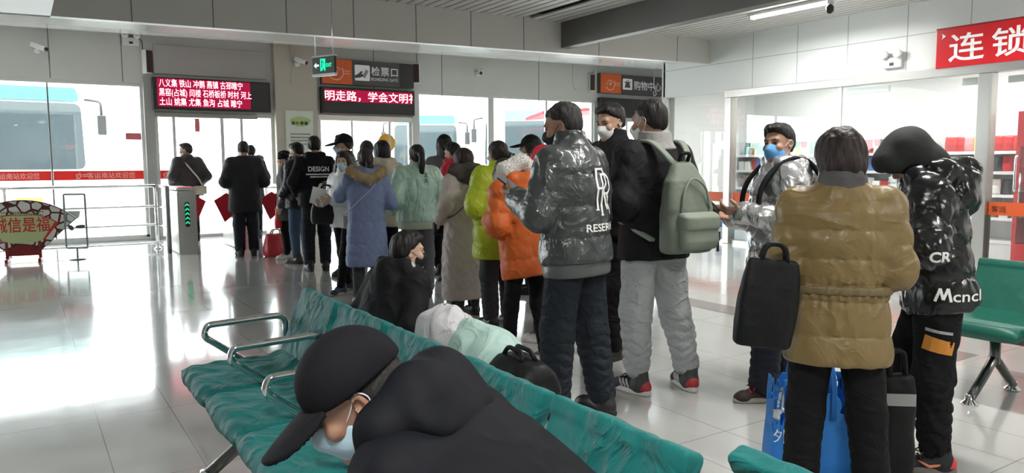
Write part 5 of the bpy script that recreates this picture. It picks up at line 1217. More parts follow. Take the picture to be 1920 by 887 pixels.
q = P['mint']; s = q['s']; decal('vertical_print', text_mesh('王', size=.05, align='CENTER', bold=.001), q['jacket'], (.06*s,-.6,1.36*s), (1,0,0), (0,0,1), DKGREY, q['root'], maxd=1.0); decal('vertical_print', text_mesh('王', size=.05, align='CENTER', bold=.001), q['jacket'], (.06*s,-.6,1.30*s), (1,0,0), (0,0,1), DKGREY, q['root'], maxd=1.0)
P['greyfar'] = person(dict(label='person in a black hat and grey jacket far down the queue beside the red hood', px=837, depth=9.4, top=254, phi=-5, hair='long', beanie=BLACKC, jacket=dict(mat=GREYC, hem=.8), res=.016, fine=False, seed=13))
P['redfar'] = person(dict(label='person in a red hooded jacket beyond the grey fur collar', px=853, depth=8.9, top=267, phi=30, hair='short', skin=SKIN_PALE, jacket=dict(mat=mat('red_jacket', (.55,.015,.04), .5, bump=(20,.004,3,(1,1,1))), hem=.8, hood=1.1, per=.2), res=.013, seed=14))
BEIGEC = mat('beige_down_coat', (.43,.37,.345), .48, bump=(7,.004,4,(1,1,1)), ridged=True, spec=.3)
P['beige'] = person(dict(label='woman in a long beige quilted coat with grey fur collar', px=872, depth=6.85, top=278, phi=6, head=(-4,4,0), hair='bob', bob_low=-.06, hair_mat=HAIR_BR, armL='pocket', armR='pocket', jacket=dict(mat=BEIGEC, hem=.18, w=1.10, crease=.003, per=.145, amp=.013, wr=.0025, diag=.20, hw=[.235,.225,.215,.196,.190,.205,.20,.15,.085], fur=(FURG,'collar',.045,9000)), shoes=SHOE_BOOT, res=.009, seed=15))
q = P['beige']
LIME = mat('lime_down_jacket', (.36,.44,.02), .42, bump=(7,.004,4,(1,1,1)), ridged=True, spec=.3)
P['lime'] = person(dict(label='woman with tied black hair in a lime green puffer jacket', px=936, depth=6.4, top=264, phi=0, head=(4,2,0), hair='tied', tail='side', skin=SKIN_PALE, armL='hold', armR='hold', jacket=dict(mat=LIME, hem=.64, per=.155, amp=.017, wr=.005, w=1.10, d=1.16, sleeve=(.108,.102,.078), collar_h=.075, hw=[.225,.225,.222,.222,.220,.228,.215,.16,.09]), trousers=dict(mat=CHAR, r=(.10,.085,.075)), shoes=SHOE_BLACK, res=.008, seed=16))
P['farcap'] = person(dict(label='man in a black cap and dark jacket beyond the white fur hood', px=996, depth=8.0, top=252, phi=45, head=(15,0,0), hair='long', cap=BLACKC, hat_h=.015, jacket=dict(mat=CHAR, hem=.8, hood=1.0), res=.013, fine=True, seed=17))
ORNG = mat('orange_down_coat', (.58,.115,.02), .5, bump=(7,.004,4,(1,1,1)), ridged=True, spec=.3)
P['orange'] = person(dict(label='person in an orange padded coat with a white fur hood, head bowed', px=985, depth=5.15, top=312, scale=.855, phi=8, lean=12, head=(8,75,0), hair='short', armL='phone', armR='phone', jacket=dict(mat=ORNG, hem=.70, seams=[.6,.72,.84,1.12,1.30,1.6], amp=.010, wr=.004, w=1.04, d=1.05, sleeve=(.098,.092,.072), hood=1.05, collar_h=.04, fur=(FURW,'arch',.05,8000)), trousers=dict(mat=PANTS_BLACK, r=(.088,.062,.048)), shoes=SHOE_WHITE, stance=(.09,.09,.10,-.12), res=.008, fine=False, seed=18))
P['redhat'] = person(dict(label='person in red coat and red bobble hat, mostly hidden behind the monogram jacket', px=1024, depth=5.85, top=275, phi=20, head=(10,20,0), hair='short', beanie=mat('red_knit', (.60,.012,.03), .7), jacket=dict(mat=mat('red_coat', (.55,.012,.025), .55, bump=(22,.004,3,(1,1,1))), hem=.60, per=.2), shoes=SHOE_WHITE, stance=(.10,.10,.0,-.04), res=.012, seed=19))
# ---- the near part of the queue
GUN = mat('gunmetal_puffer', (.058,.064,.064), .30, bump=(6,.006,4,(1,1,1.2)), coat=.2, ridged=True)
P['mono'] = person(dict(label='man in shiny dark grey puffer jacket with large white monogram and black mask', px=1078, depth=4.12, top=193, phi=17, lean=5, head=(26,16,0), hair='crew', hair_mat=HAIR_GR, mask=MASKK, face=True, skin=SKIN_DARK,
   armL=((-.265,.03,1.12),(-.12,.29,1.215)), armR=((.26,.0,1.12),(.08,.28,1.17)), hands=(dict(curl=.45,d=(.25,.95,.12),n=(.75,-.1,.4)), dict(curl=.6,n=(-.6,-.1,.5))),
   jacket=dict(mat=GUN, hem=.845, per=.165, ph=.15, amp=.013, wr=.005, w=1.04, d=1.10, sleeve=(.092,.086,.066), crease=.004, collar_h=.085, collar_w=1.08, band=(mat('gunmetal_band', (.10,.105,.105), .4), .10)), trousers=dict(mat=JEANS, r=(.108,.092,.078), fold=.010), shoes=SHOE_BLACK, stance=(.13,.12,.05,-.08), res=.0068, bres=.006, seed=20))
q = P['mono']; s = q['s']
b = MB()
def stroke(pts, r, n=6): b.tube([(x, y, 0) for x, y in pts], r, n)
me2 = bpy.data.meshes.new('m'); bb = MB()
def bar(x0, y0, x1, y1, w_):
    d = Vector((x1-x0, y1-y0)).normalized(); n_ = Vector((-d.y, d.x))*w_/2; bb.add([(x0-n_.x,y0-n_.y,0),(x1-n_.x,y1-n_.y,0),(x1+n_.x,y1+n_.y,0),(x0+n_.x,y0+n_.y,0)], [(0,1,2,3)])
for dx, dy in ((0,0),(.052,-.035)):
    bar(-.075+dx,.135+dy,-.075+dx,-.135+dy,.019); bar(-.082+dx,.128+dy,-.01+dx,.128+dy,.014); bar(-.01+dx,.132+dy,.025+dx,.10+dy,.018); bar(.025+dx,.105+dy,.025+dx,.035+dy,.019); bar(.027+dx,.04+dy,-.01+dx,.005+dy,.016); bar(-.075+dx,.005+dy,-.008+dx,.005+dy,.014); bar(-.02+dx,.006+dy,.045+dx,-.135+dy,.021); bar(-.092+dx,-.133+dy,-.058+dx,-.133+dy,.010)
bb.v = [(x*.80,y*.80,z) for x,y,z in bb.v]; me2.from_pydata(bb.v, [], bb.f)
decal('monogram', me2, q['jacket'], (.035*s,-.6,1.245*s), (1,0,0), (0,0,1), WHITEINK, q['root'], maxd=1.0)
decal('lettering', text_mesh('RESERVE', size=.055, align='CENTER', bold=.001, width=.26), q['jacket'], (.02*s,-.6,1.025*s), (1,0,0), (0,0,1), WHITEINK, q['root'], maxd=1.0)
P['hunched'] = person(dict(label='person in black hooded puffer with bowed head beside the monogram jacket', px=1118, depth=6.35, top=258, phi=15, lean=10, head=(10,45,0), hair='short', jacket=dict(mat=BLACKN, hem=.74, per=.15, hood=1.15, w=1.06, d=1.1, sleeve=(.10,.09,.07)), res=.012, fine=False, seed=21))
P['whitemask'] = person(dict(label='man with black hair and a white mask, facing left between two taller men', px=1146, depth=5.4, top=195, phi=88, head=(8,14,0), hair='short', mask=MASKW, loop=LOOPW, face=True, jacket=dict(mat=BLACKC, hem=.82, collar_h=.07), trousers=dict(r=(.10,.082,.07)), shoes=SHOE_BLACK, stance=(.12,.12,.10,-.05), res=.011, bres=.0065, seed=22))
P['rucksack'] = person(dict(label='man in a black jacket and light grey joggers wearing a green backpack', px=1220, depth=4.5, top=187, phi=-2, head=(20,6,0), hair='crew', mask=MASKW, loop=LOOPW, skin=SKIN_DARK, armL='hold', armR='hold', lean=2, jacket=dict(mat=BLACKC, hem=.80, w=1.04, d=1.06, sleeve=(.098,.09,.07), collar=False), trousers=dict(mat=JOGGER, r=(.112,.09,.072), fold=.014, drop=.06, wr=.012), shoes=SHOE_MULTI, stance=(.07,.25,.06,-.03), toes=(10,18), res=.008, bres=.007, seed=23))
q = P['rucksack']; s = q['s']
F = Field((-.2,-.22,1.38), (.2,.2,1.62), .007); F.loft([1.42,1.46,1.515,1.53], [.125,.096,.092,.094], [.115,.098,.093,.095], [-.015,-.015,-.005,0], k=0, round_=.012); F.loft([1.49,1.6], [.076,.082], [.078,.084], [-.005,.0], k=.01, op='s', round_=.004); F.wrinkle(.006, 30, 3)
F.build('hood_collar', mat('grey_fleece', (.27,.26,.25), .9, bump=(60,.003,2,(1,1,1))), q['root'], s)
SILV = mat('silver_foil', (.60,.60,.61), .27, .85, bump=(7,.005,4,(1,1,1)), ridged=True)
P['silver'] = person(dict(label='man in a shiny silver puffer jacket and blue mask holding a phone', px=1448, depth=4.45, top=232, phi=58, head=(38,0,4), hair='short', mask=MASKB, loop=LOOPW, face=True, skin=SKIN_DARK, armL=((-.26,-.02,1.12),(-.10,.235,1.17)), armR=((.25,.02,1.12),(.07,.255,1.13)), hands=(dict(curl=.6,d=(.2,.95,.1),n=(.5,-.1,.8)), dict(curl=.6,d=(-.2,.95,.15),n=(-.4,-.1,.85))),
   jacket=dict(mat=SILV, hem=.80, per=.15, amp=.016, wr=.006, w=1.0, d=1.10, sleeve=(.095,.088,.068), collar_h=.05, hood=1.05, crease=.010, cf=20), trousers=dict(mat=NAVY, r=(.10,.09,.085), fold=.012), shoes=SHOE_REDLACE, stance=(.12,.11,.12,-.12), res=.0075, bres=.0055, seed=24))
TAN = mat('tan_down_coat', (.215,.146,.058), .42, bump=(5,.0045,4,(1,1,1.2)), coat=.05, ridged=True, spec=.35)
P['tan'] = person(dict(label='woman in a belted tan down coat seen from behind, dark bobbed hair', px=1556, depth=2.9, top=243, phi=-50, head=(14,16,0), hair='bob', hair_mat=HAIR_BR, lean=4, armL=((-.215,-.03,1.12),(-.11,.19,1.12)), armR=((.215,-.03,1.12),(.11,.19,1.12)), hands=(None,None),
   jacket=dict(mat=TAN, hem=.71, seams=[.60,.71,.84,.985,1.03,1.05,1.16,1.28,1.40,1.55], amp=.011, wr=.005, w=.92, d=1.02, sleeve=(.084,.082,.066), crease=.003, collar_h=.085, collar_w=1.08, hw=[.235,.235,.236,.218,.200,.226,.215,.165,.095], pleat=(1.02,.05,.006,34)), trousers=dict(mat=PANTS_BLACK, r=(.098,.080,.075), fold=.005), shoes=SHOE_BOOT, stance=(.13,.17,.02,.02), res=.0052, bres=.009, hres=.0055, seed=25))
q = P['tan']; s = q['s']; T = q['T']
F = Field(T((-.3,-.25,.9)), T((.3,.35,1.16)), .006); F.loft([1.012,1.05], [.212,.212], [.170,.170], [-.006,-.006], R=q['RL'], c=T((0,0,0))-q['RL']@V3(0,0,0)*0, k=0, round_=.01); F.wrinkle(.006, 55, 2, (1,1,.3)); F.build('waistband', mat('tan_waistband', (.16,.115,.05), .5, bump=(60,.003,2,(1,1,.2))), q['root'], s)
F = Field(T((-.3,-.3,1.30)), T((.3,.35,1.72)), .006); TR = T((0,0,0)); F.loft([1.40,1.44,1.50,1.54], [.112,.104,.098,.086], [.112,.108,.104,.092], [-.02,-.022,-.02,-.012], c=TR, R=q['RL'], k=0, round_=.02); F.loft([1.48,1.62], [.066,.074], [.068,.08], [.01,.02], c=TR, R=q['RL'], k=.012, op='s', round_=.004); F.wrinkle(.009, 24, 4); F.build('scarf', mat('grey_hood_cloth', (.085,.080,.085), .85, bump=(50,.002,2,(1,1,1))), q['root'], s)
GLOSSB = mat('black_gloss_puffer', (.006,.006,.007), .24, bump=(6,.0028,4,(1,1,1)), coat=.15, spec=.45, ridged=True)
P['gloss'] = person(dict(label='person in a glossy black puffer and dark hood bending over beside the tan coat', px=1740, depth=3.42, top=238, phi=34, lean=10, head=(14,46,0), hat_h=.03, hair='short', armL=((-.27,.04,1.13),(-.12,.27,1.16)), armR=((.26,.06,1.13),(.08,.28,1.15)), jacket=dict(mat=GLOSSB, hem=.80, per=.16, amp=.014, wr=.006, w=1.0, d=1.08, sleeve=(.100,.092,.07), collar_h=.06, collar_w=1.1, hood=1.32, crease=.012, cf=22), trousers=dict(mat=PANTS_BLACK, r=(.115,.090,.066), fold=.014, drop=.04, wr=.010), shoes=SHOE_RUN, stance=(.10,.12,.0,.22), toes=(10,4), res=.0062, bres=.009, seed=26))
q = P['gloss']; s = q['s']; Hc, RH, T = q['Hc'], q['RH'], q['T']
F = Field(Hc-.3, Hc+.3, .0065); HP = lambda x,y,z: Hc+RH@V3(x,y,z)
F.ell(HP(0,-.018,.042), (.106,.130,.112), RH, k=0); F.ell(HP(0,-.02,-.05), (.098,.105,.11), RH, k=.05); F.ell(HP(0,.085,.055), (.09,.06,.07), RH, k=.05); F.ell(HP(0,.13,-.04), (.070,.085,.10), RH, k=.02, op='s'); F.cone(HP(0,-.05,-.10), T((0,-.03,1.46)), .09, .10, k=.05); F.wrinkle(.004, 20, 2)
F.build('hoodie_hood', mat('black_hoodie', (.016,.017,.018), .85, bump=(70,.001,2,(1,1,1))), q['root'], s)
# prints on the glossy jacket: sleeve mark and hem lettering, on the left side
decal('sleeve_mark', text_mesh('CR', size=.06, align='CENTER', bold=.002, width=.085), q['jacket'], (-.9,.03*s,1.075*s), (0,-1,0), (0,0,1), WHITEINK, q['root'], maxd=1.0)
decal('sleeve_mark', text_mesh('CR', size=.05, align='CENTER', bold=.002, width=.075), q['jacket'], (-.9,.27*s,1.03*s), (0,-1,0), (0,0,1), mat('mark_dim', (.35,.40,.40), .5), q['root'], maxd=1.0)
decal('hem_lettering', text_mesh('cncl', size=.065, align='LEFT', bold=.0008, width=.115), q['jacket'], (-.9,-.045*s,.875*s), (0,-1,0), (0,0,1), WHITEINK, q['root'], maxd=1.0)
bb = MB(); mm_ = bpy.data.meshes.new('m')
for a_ in ((0,0,.018,.055),(.018,.055,.030,.008),(.030,.008,.048,.055),(.048,.055,.060,0)): bar(*a_, .011)
mm_.from_pydata(bb.v, [], bb.f); decal('hem_lettering', mm_, q['jacket'], (-.9,.03*s,.873*s), (0,-1,0), (0,0,1), WHITEINK, q['root'], maxd=1.0)
k_ = q['legs'][0]; hp_, kn_ = k_[0]*s, k_[1]*s; mid = hp_*.45+kn_*.55
F = Field(mid-.2, mid+.2, .007); 
b = MB(); 
pm = bpy.data.meshes.new('p'); pm.from_pydata([(-.06,-.032,0),(.055,-.055,0),(.065,.0,0),(-.05,.032,0)], [], [(0,1,2,3)])
tro = [c for c in q['root'].children if c.name.startswith('trousers')][0]
decal('orange_patch', pm, tro, (-.9, mid[1], mid[2]), (0,-1,0), (0,0,1), mat('patch_orange', (.62,.24,.03), .6), q['root'], off=.005, maxd=1.0)
pm2 = bpy.data.meshes.new('p'); pm2.from_pydata([(-.05,-.006,0),(.055,-.022,0),(.055,-.010,0),(-.05,.008,0)], [], [(0,1,2,3)])
decal('pale_piping', pm2, tro, (-.9, mid[1], mid[2]+.055), (0,-1,0), (0,0,1), mat('piping_grey', (.4,.4,.4), .6), q['root'], off=.005, maxd=1.0)
# ---- the seated boy
P['boy'] = person(dict(label='boy in a black jacket and black mask sitting on the far side of the benches', loc=(1.385,3.35), scale=.785, phi=-74, hip=(0,0,.575), lean=26, head=(-26,2,0), hair='short', mask=MASKK, face=True, skin=SKIN_PALE, armL='phone', armR='phone',
   legs=[((-.088,0,.575),(-.10,.42,.60),(-.10,.47,.18),(4,12)), ((.088,0,.575),(.11,.42,.60),(.12,.47,.18),(-4,12))], jacket=dict(mat=BLACKC, hem=.84, w=.95, d=1.0, hood=1.0, sleeve=(.092,.086,.066), band=(mat('silver_band', (.42,.42,.42), .5), .11)), trousers=dict(mat=GREYP, r=(.10,.085,.07)), shoes=SHOE_BOOT, res=.0075, bres=.0055, hres=.006, seed=27))
q = P['boy']; s = q['s']
F = Field((-.2,-.25,1.30), (.2,.2,1.56), .008); T = q['T']
lo = np.minimum(T((-.2,-.25,1.3)), T((.2,.2,1.6))); hi = np.maximum(T((-.2,-.25,1.3)), T((.2,.2,1.6))); F = Field(lo-.1, hi+.1, .008)
F.chain([T((.11,.05,1.475)), T((.115,-.07,1.475)), T((0,-.135,1.462)), T((-.115,-.07,1.475)), T((-.11,.05,1.475))], [.028,.034,.036,.034,.028], k=.02); F.wrinkle(.006, 30, 2); F.build('pale_hood_lining', mat('pale_lining', (.48,.48,.46), .8), q['root'], s)
# ---- the man with the cap in the foreground
P['fore'] = person(dict(label='man in a black cap and light blue mask bent forward on the near bench', loc=(.905,1.02), scale=.97, phi=42, hip=(0,0,.555), lean=57, head=(30,34,3), hair='crew', hair_mat=HAIR_GR, cap=mat('cap_black', (.008,.008,.010), .8, bump=(60,.001,2,(1,1,1)), spec=.12), hat_h=.015, mask=MASKL, loop=LOOPW, face=True, skin=SKIN_DARK,
   armL=((-.27,.12,1.20),(-.12,.44,1.20)), armR=((.27,.12,1.20),(.10,.44,1.20)), legs=[((-.09,0,.54),(-.14,.43,.52),(-.14,.44,.10),(8,0)), ((.09,0,.54),(.14,.43,.52),(.14,.44,.10),(-8,0))],
   jacket=dict(mat=mat('black_soft_jacket', (.0065,.007,.0095), .7, bump=(4,.003,3,(1,1,1)), ridged=True, spec=.12), hem=.84, w=1.0, d=1.05, sleeve=(.10,.09,.07), crease=.010, cf=10), res=.0055, bres=.0045, hres=.0045, seed=28))
q = P['fore']; s = q['s']; T = q['T']
F = Field(T((0,-.1,1.45))-.4, T((0,-.1,1.45))+.4, .0065); F.chain([T((.12,.01,1.455)), T((.125,-.06,1.475)), T((.06,-.125,1.472)), T((-.06,-.125,1.472)), T((-.125,-.06,1.475)), T((-.12,.01,1.455))], [.038,.050,.058,.058,.050,.038], k=.03); F.ell(T((0,-.122,1.415)), (.150,.052,.095), q['RL'], k=.05); F.noise(.005, 22, 3); F.noise(.002, 60, 5)
F.build('hood', _M['black_soft_jacket'], q['root'], s)
# ------------------------------------------------------------------ bags and things held
def local_bag(P_, name, label, cat, z0=0):
    r = P_['root']; return thing(name, label, cat, tuple(r.location), r.rotation_euler.z)
BAGK = mat('bag_black_leather', (.008,.008,.009), .5, bump=(30,.003,3,(1,1,1)), spec=.22); OLIVE = mat('backpack_green', (.135,.16,.125), .65, bump=(30,.003,3,(1,1,1)), var=(8,.08)); OLIVE2 = mat('backpack_green_light', (.19,.22,.175), .65, bump=(30,.002,3,(1,1,1)))
# green backpack
q = P['rucksack']; s = q['s']; t = local_bag(q, 'backpack', 'olive green backpack on the back of the man in grey joggers', 'backpack')
F = Field((-.28,-.55,.80), (.28,-.05,1.42), .007)
F.loft([.86,.95,1.10,1.25,1.36], [.165,.175,.165,.125,.06], [.075,.085,.08,.065,.035], [-.275,-.28,-.27,-.25,-.225], k=0, pw=2.8, round_=.03); F.wrinkle(.007, 16, 2)
F.build('pack_body', OLIVE, t, s)
F = Field((-.2,-.55,.82), (.2,-.2,1.2), .007); F.loft([.885,.93,1.04,1.075], [.12,.13,.125,.115], [.045,.05,.048,.035], [-.365,-.37,-.36,-.345], k=0, pw=3, round_=.02); F.wrinkle(.004, 20, 5); pk_ = F.build('front_pocket', OLIVE2, t, s)
F = Field((-.2,-.55,.95), (.2,-.2,1.25), .007); F.loft([.99,1.06,1.085], [.128,.132,.12], [.055,.056,.04], [-.368,-.366,-.35], k=0, pw=3.2, round_=.015); F.build('pocket_flap', OLIVE2, pk_, s)
b = MB(); b.tube(fillet([(.09*s,-.35*s,1.10*s),(.07*s,-.35*s,1.22*s),(-.02*s,-.33*s,1.28*s),(-.09*s,-.345*s,1.20*s),(-.12*s,-.35*s,1.0*s)], .08), .006); b.build('zip_piping', OLIVE2, t)
for sx in (-1,1):
    b = MB(); pts = fillet([(sx*.05*s,-.22*s,1.34*s),(sx*.085*s,-.185*s,1.40*s),(sx*.115*s,-.10*s,1.475*s),(sx*.125*s,.02*s,1.462*s),(sx*.14*s,.125*s,1.36*s),(sx*.15*s,.155*s,1.22*s),(sx*.20*s,.08*s,1.03*s),(sx*.17*s,-.19*s,.93*s)], .06, 5)
    for k in (-1,0,1): b.tube([(p.x+k*.012, p.y, p.z) for p in pts], .0105*s, 6)
    b.build('shoulder_strap', OLIVE2, t)
MB().tube(fillet([(-.03*s,-.235*s,1.35*s),(-.03*s,-.26*s,1.40*s),(.03*s,-.26*s,1.40*s),(.03*s,-.235*s,1.35*s)], .02), .010*s).build('grab_loop', BLACKC, t)
b = MB(); b.tube([(.17*s,-.30*s,1.0*s),(.18*s,-.33*s,.93*s),(.172*s,-.34*s,.86*s)], .008); b.box(.165*s,.185*s,-.345*s,-.325*s,.92*s,.97*s); b.build('side_buckle', BLACKP, t)
# black backpack of the man in silver (mostly behind him)
q = P['silver']; s = q['s']; t = local_bag(q, 'backpack', 'black backpack on the man in the silver puffer', 'backpack')
F = Field((-.25,-.5,.85), (.25,-.1,1.45), .01); F.loft([.93,1.0,1.2,1.36], [.13,.145,.14,.09], [.06,.07,.065,.045], [-.285,-.29,-.275,-.25], k=0, pw=2.8, round_=.03); F.build('pack_body', BLACKC, t, s)
for sx in (-1,1):
    b = MB(); pts = fillet([(sx*.09*s,-.25*s,1.36*s),(sx*.12*s,-.12*s,1.505*s),(sx*.135*s,.02*s,1.495*s),(sx*.15*s,.15*s,1.36*s),(sx*.155*s,.185*s,1.20*s),(sx*.205*s,.06*s,1.04*s),(sx*.15*s,-.22*s,.98*s)], .07, 5)
    for k in (-1,0,1): b.tube([(p.x+k*.014, p.y, p.z) for p in pts], .012*s, 6)
    b.build('shoulder_strap', BLACKC, t)
# phone of the man in silver
def phone(P_, label, p, rx, rz=0):
    s = P_['s']; t = thing('phone', label, 'phone', tuple(to_world(P_, p)), P_['root'].rotation_euler.z+rz); M = Matrix.Rotation(rx, 4, 'X')
    MB().box(-.036,.036,-.075,.075,-.005,.005,M).build('phone_body', BLACKP, t, .004); MB().box(-.033,.033,-.070,.070,.005,.006,M).build('phone_screen', mat('phone_screen', (.02,.02,.025), .05, emit=(.3,.35,.4), estr=.3), t)
    return t
phone(P['silver'], 'black phone held in both hands by the man in silver', (-.03,.435,1.235), .75)
phone(P['mono'], 'pale-edged phone in the hand of the man with the monogram jacket', (-.05,.42,1.262), .5)
phone(P['gloss'], 'phone held low by the person in glossy black', (0,.40,1.19), .5)
# paper
q = P['paper']; o = to_world(q, (-.02,.42,1.19)); t = MB().box(-.07,.07,-.001,.001,-.10,.10, Matrix.Rotation(.5,4,'X')@Matrix.Rotation(.3,4,'Y')).build('paper', mat('white_paper', (.82,.82,.80), .7)); t.location = tuple(o); t.rotation_euler.z = -.5; tag(t, 'white sheet of paper held out by the woman in white', 'paper')
def soft_bag(name, label, cat, loc, rz, size, m, handle=True, hm=None, drop=.18, lean=0):
    w_, d, h = size; t = thing(name, label, cat, loc, rz); F = Field((-w_*.8,-d-.05,-.03), (w_*.8,d+.05,h+.06), max(.007, w_*.03))
    F.loft([0,h*.25,h*.7,h], [w_*.5,w_*.53,w_*.49,w_*.43], [d*.5,d*.55,d*.42,d*.22], k=0, pw=3, round_=.02); F.wrinkle(.010, 15, w_*9); F.build('bag_body', m, t)
    if handle:
        for sy in (-1,1): MB().tube(fillet([(-w_*.22,sy*d*.12,h*.96),(-w_*.16,sy*d*.08,h+drop),(w_*.16,sy*d*.08,h+drop),(w_*.22,sy*d*.12,h*.96)], .06), .009).build('handle', hm or m, t)
    return t
# black handbag of the woman in white
p = at(612, 372, 8.0); t = soft_bag('handbag', 'large black shoulder bag hanging in front of the woman in white', 'bag', (p[0], p[1], p[2]-.27), -.5, (.32,.17,.25), BAGK, drop=.16)
# black tote on the tan coat's arm
q = P['tan']; p = at(1430, 500, 2.72); t = soft_bag('tote_bag', 'tall black tote bag hanging from the arm of the woman in tan', 'bag', (p[0], p[1], at(1425,655,2.72)[2]), -.60, (.21,.09,.33), BAGK, drop=.05); t.rotation_euler.y = .12
# cross bag of the man beyond the gate
q = P['strap']; s = q['s']; t = local_bag(q, 'crossbody_bag', 'beige crossbody bag on a pale strap, on the man beyond the gate', 'bag'); F = Field((-.05,-.35,.75), (.36,.1,1.05), .012); F.rbox((.12,-.20,.90), (.11,.045,.075), .03); F.build('bag_body', mat('bag_beige', (.42,.36,.30), .6), t, s)
MB().tube(fillet([(.17*s,-.185*s,.97*s),(.10*s,-.215*s,1.10*s),(-.02*s,-.205*s,1.25*s),(-.115*s,-.13*s,1.40*s),(-.13*s,.0,1.46*s),(-.10*s,.15*s,1.35*s),(.10*s,.19*s,1.1*s),(.235*s,.0,.98*s),(.17*s,-.185*s,.97*s)], .1), .014*s, 6).build('strap', mat('strap_pale', (.55,.52,.48), .6), t)
def strap_bag(key, name, label, m, sm, side=1, rr=.006, bag=True):
    q = P[key]; s = q['s']; t = local_bag(q, name, label, 'bag'); X = side
    F = Field((-.45,-.3,.72), (.45,.35,1.05), .012); F.rbox((X*.15,.205,.90), (.09,.035,.07), .025); F.build('bag_body', m, t, s)
    MB().tube(fillet([(X*.21*s,.19*s,.96*s),(X*.255*s,.05*s,1.0*s),(X*.215*s,-.12*s,1.04*s),(X*.08*s,-.198*s,1.18*s),(-X*.06*s,-.200*s,1.31*s),(-X*.135*s,-.10*s,1.44*s),(-X*.13*s,.04*s,1.45*s),(-X*.05*s,.185*s,1.25*s),(X*.10*s,.215*s,.97*s)], .06), rr*s, 6).build('strap', sm, t)
strap_bag('lavender', 'crossbody_bag', 'small crossbody bag on a thin pale strap over the lavender parka', mat('bag_beige'), mat('strap_lilac', (.35,.36,.45), .5), -1)
strap_bag('beige', 'crossbody_bag', 'small black bag on a thin dark chain across the long beige coat', BAGK, BLACKP, -1)
# red bags by the gates
X, Y = ground(519, 11.35); soft_bag('shopping_bag', 'bulky red carrier bag with pale top on the floor by the gates', 'bag', (X, Y, 0), .2, (.36,.26,.34), mat('bag_red', (.45,.02,.03), .45, bump=(20,.004,3,(1,1,1))), hm=mat('bag_pale', (.6,.45,.45), .6), drop=.06)
p = at(527, 428, 10.9); soft_bag('shopping_bag', 'bright red carrier bag hanging beside the person in profile', 'bag', (p[0], p[1], p[2]), .9, (.24,.12,.36), mat('bag_bright_red', (.62,.02,.02), .45, bump=(20,.004,3,(1,1,1))), drop=.16)
# blue non-woven shopping bag
BLUEB = mat('bag_blue', (.02,.20,.62), .6, bump=(60,.001,2,(1,1,1)), var=(5,.08)); X, Y = ground(1514, 3.38); t = thing('shopping_bag', 'bright blue non-woven shopping bag with white print standing on the floor', 'bag', (X, Y, 0), -.62)
F = Field((-.3,-.2,-.02), (.3,.2,.48), .0065); F.loft([0,.05,.25,.40,.425], [.185,.19,.18,.172,.172], [.085,.088,.080,.075,.075], k=0, pw=6, round_=.006); F.loft([.02,.30,.5], [.176,.172,.166], [.076,.074,.069], k=.0, pw=6, op='s', round_=.004); F.wrinkle(.006, 14, 3)
bo = F.build('bag_body', BLUEB, t)
for sy in (-1,1): 
    b = MB()
    for k in (-1,0,1): b.tube([(p.x+k*.007,p.y,p.z) for p in fillet([(-.075,sy*.082,.25),(-.075,sy*.080,.42),(-.06,sy*.05,.52),(.06,sy*.05,.52),(.075,sy*.080,.42),(.075,sy*.082,.25)], .05)], .005, 6)
    b.build('handle', BLUEB, t)
PRW = mat('print_white', (.78,.80,.82), .6)
lm = MB(); lm.lathe([(.018,0),(.024,0),(.024,.001),(.018,.001)], 20, Matrix.Identity(4)); me = bpy.data.meshes.new('l'); me.from_pydata(lm.v, [], lm.f); decal('logo', me, bo, (-.158,-.4,.27), (1,0,0), (0,0,1), PRW, t, maxd=.6)
decal('lettering', text_mesh('eayh', size=.05, width=.075), bo, (-.125,-.4,.255), (1,0,0), (0,0,1), PRW, t, maxd=.6); decal('lettering', text_mesh('外出', size=.065, width=.125), bo, (-.175,-.4,.15), (1,0,0), (0,0,1), PRW, t, maxd=.6)
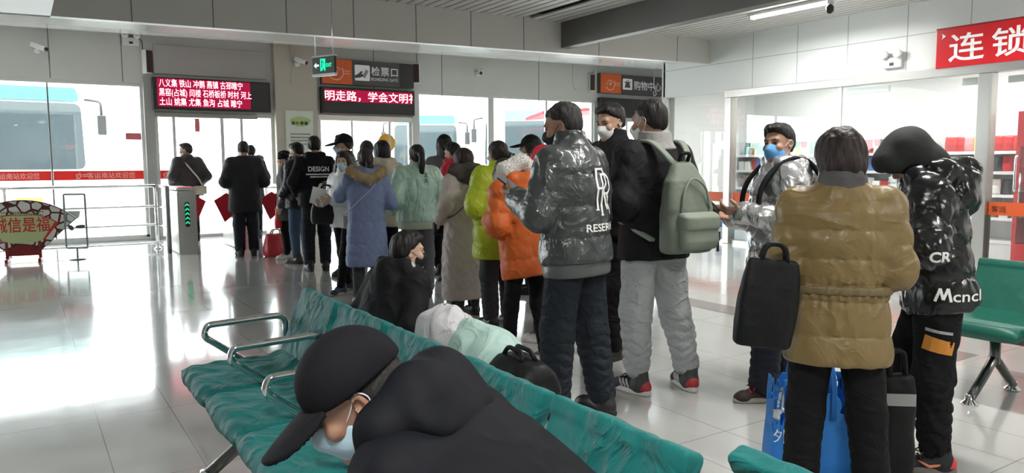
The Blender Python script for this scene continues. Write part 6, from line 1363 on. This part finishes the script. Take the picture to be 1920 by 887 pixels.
# dark bag standing between tan and glossy coats
X, Y = ground(1672, 3.2); t = soft_bag('travel_bag', 'black upright travel bag with a grey band between the tan and glossy coats', 'bag', (X, Y, 0), -.7, (.15,.13,.48), BAGK, drop=.10)
MB().box(-.06,.06,-.056,-.048,.36,.41).build('grey_band', mat('band_grey', (.28,.28,.28), .35), t)
# bundle and black bag on the far seats
BW = mat('bundle_white', (.60,.58,.60), .7, bump=(6,.012,4,(1,1,1)), ridged=True); BM = mat('bundle_mint', (.42,.60,.54), .7, bump=(5,.010,4,(1,1,1)), ridged=True)
t = thing('quilt_bundle', 'white and mint quilt bundle lying on the far row of seats beside the boy', 'bundle', (1.60, 2.78, .46), .0)
F = Field((-.34,-.5,-.03), (.36,.55,.45), .009); F.ell((-.08,.10,.08), (.13,.17,.12), k=.05); F.ell((-.10,.02,.13), (.10,.11,.09), k=.05); F.ell((-.02,.20,.06), (.12,.10,.09), k=.05); F.wrinkle(.026, 14, 2); F.wrinkle(.008, 30, 4); F.cut(lambda x,y,z: -z); wo = F.build('white_cloth', BW, t); wo.data.transform(Matrix.Diagonal((1,1,1.4,1)))
F = Field((-.34,-.5,-.03), (.40,.4,.40), .009); F.ell((-.04,-.16,.07), (.14,.18,.10), k=.05); F.ell((-.04,-.04,.08), (.12,.14,.10), k=.05); F.ell((.05,-.10,.06), (.12,.14,.08), k=.05); F.wrinkle(.020, 14, 6); F.cut(lambda x,y,z: -z); mo = F.build('mint_cloth', BM, t); mo.data.transform(Matrix.Diagonal((1,1.1,1.4,1)))
lm = MB(); lm.lathe([(0,0),(.035,0),(.035,.001),(0,.001)], 20); me = bpy.data.meshes.new('l'); me.from_pydata(lm.v, [], lm.f)
decal('green_dot', me, mo, (-.6,-.20,.10), (0,-1,0), (0,0,1), mat('dot_green', (.22,.55,.06), .7), t, maxd=1.2); me.transform(Matrix.Scale(.6,4)); decal('dark_dot', me, mo, (-.6,-.04,.10), (0,-1,0), (0,0,1), mat('dot_teal', (.02,.08,.08), .7), t, maxd=1.2)
t = soft_bag('black_holdall', 'black holdall squeezed under the chrome arm beyond the mint quilt', 'bag', (1.56, 2.36, .478), 1.5, (.34,.24,.15), BAGK, drop=.03)
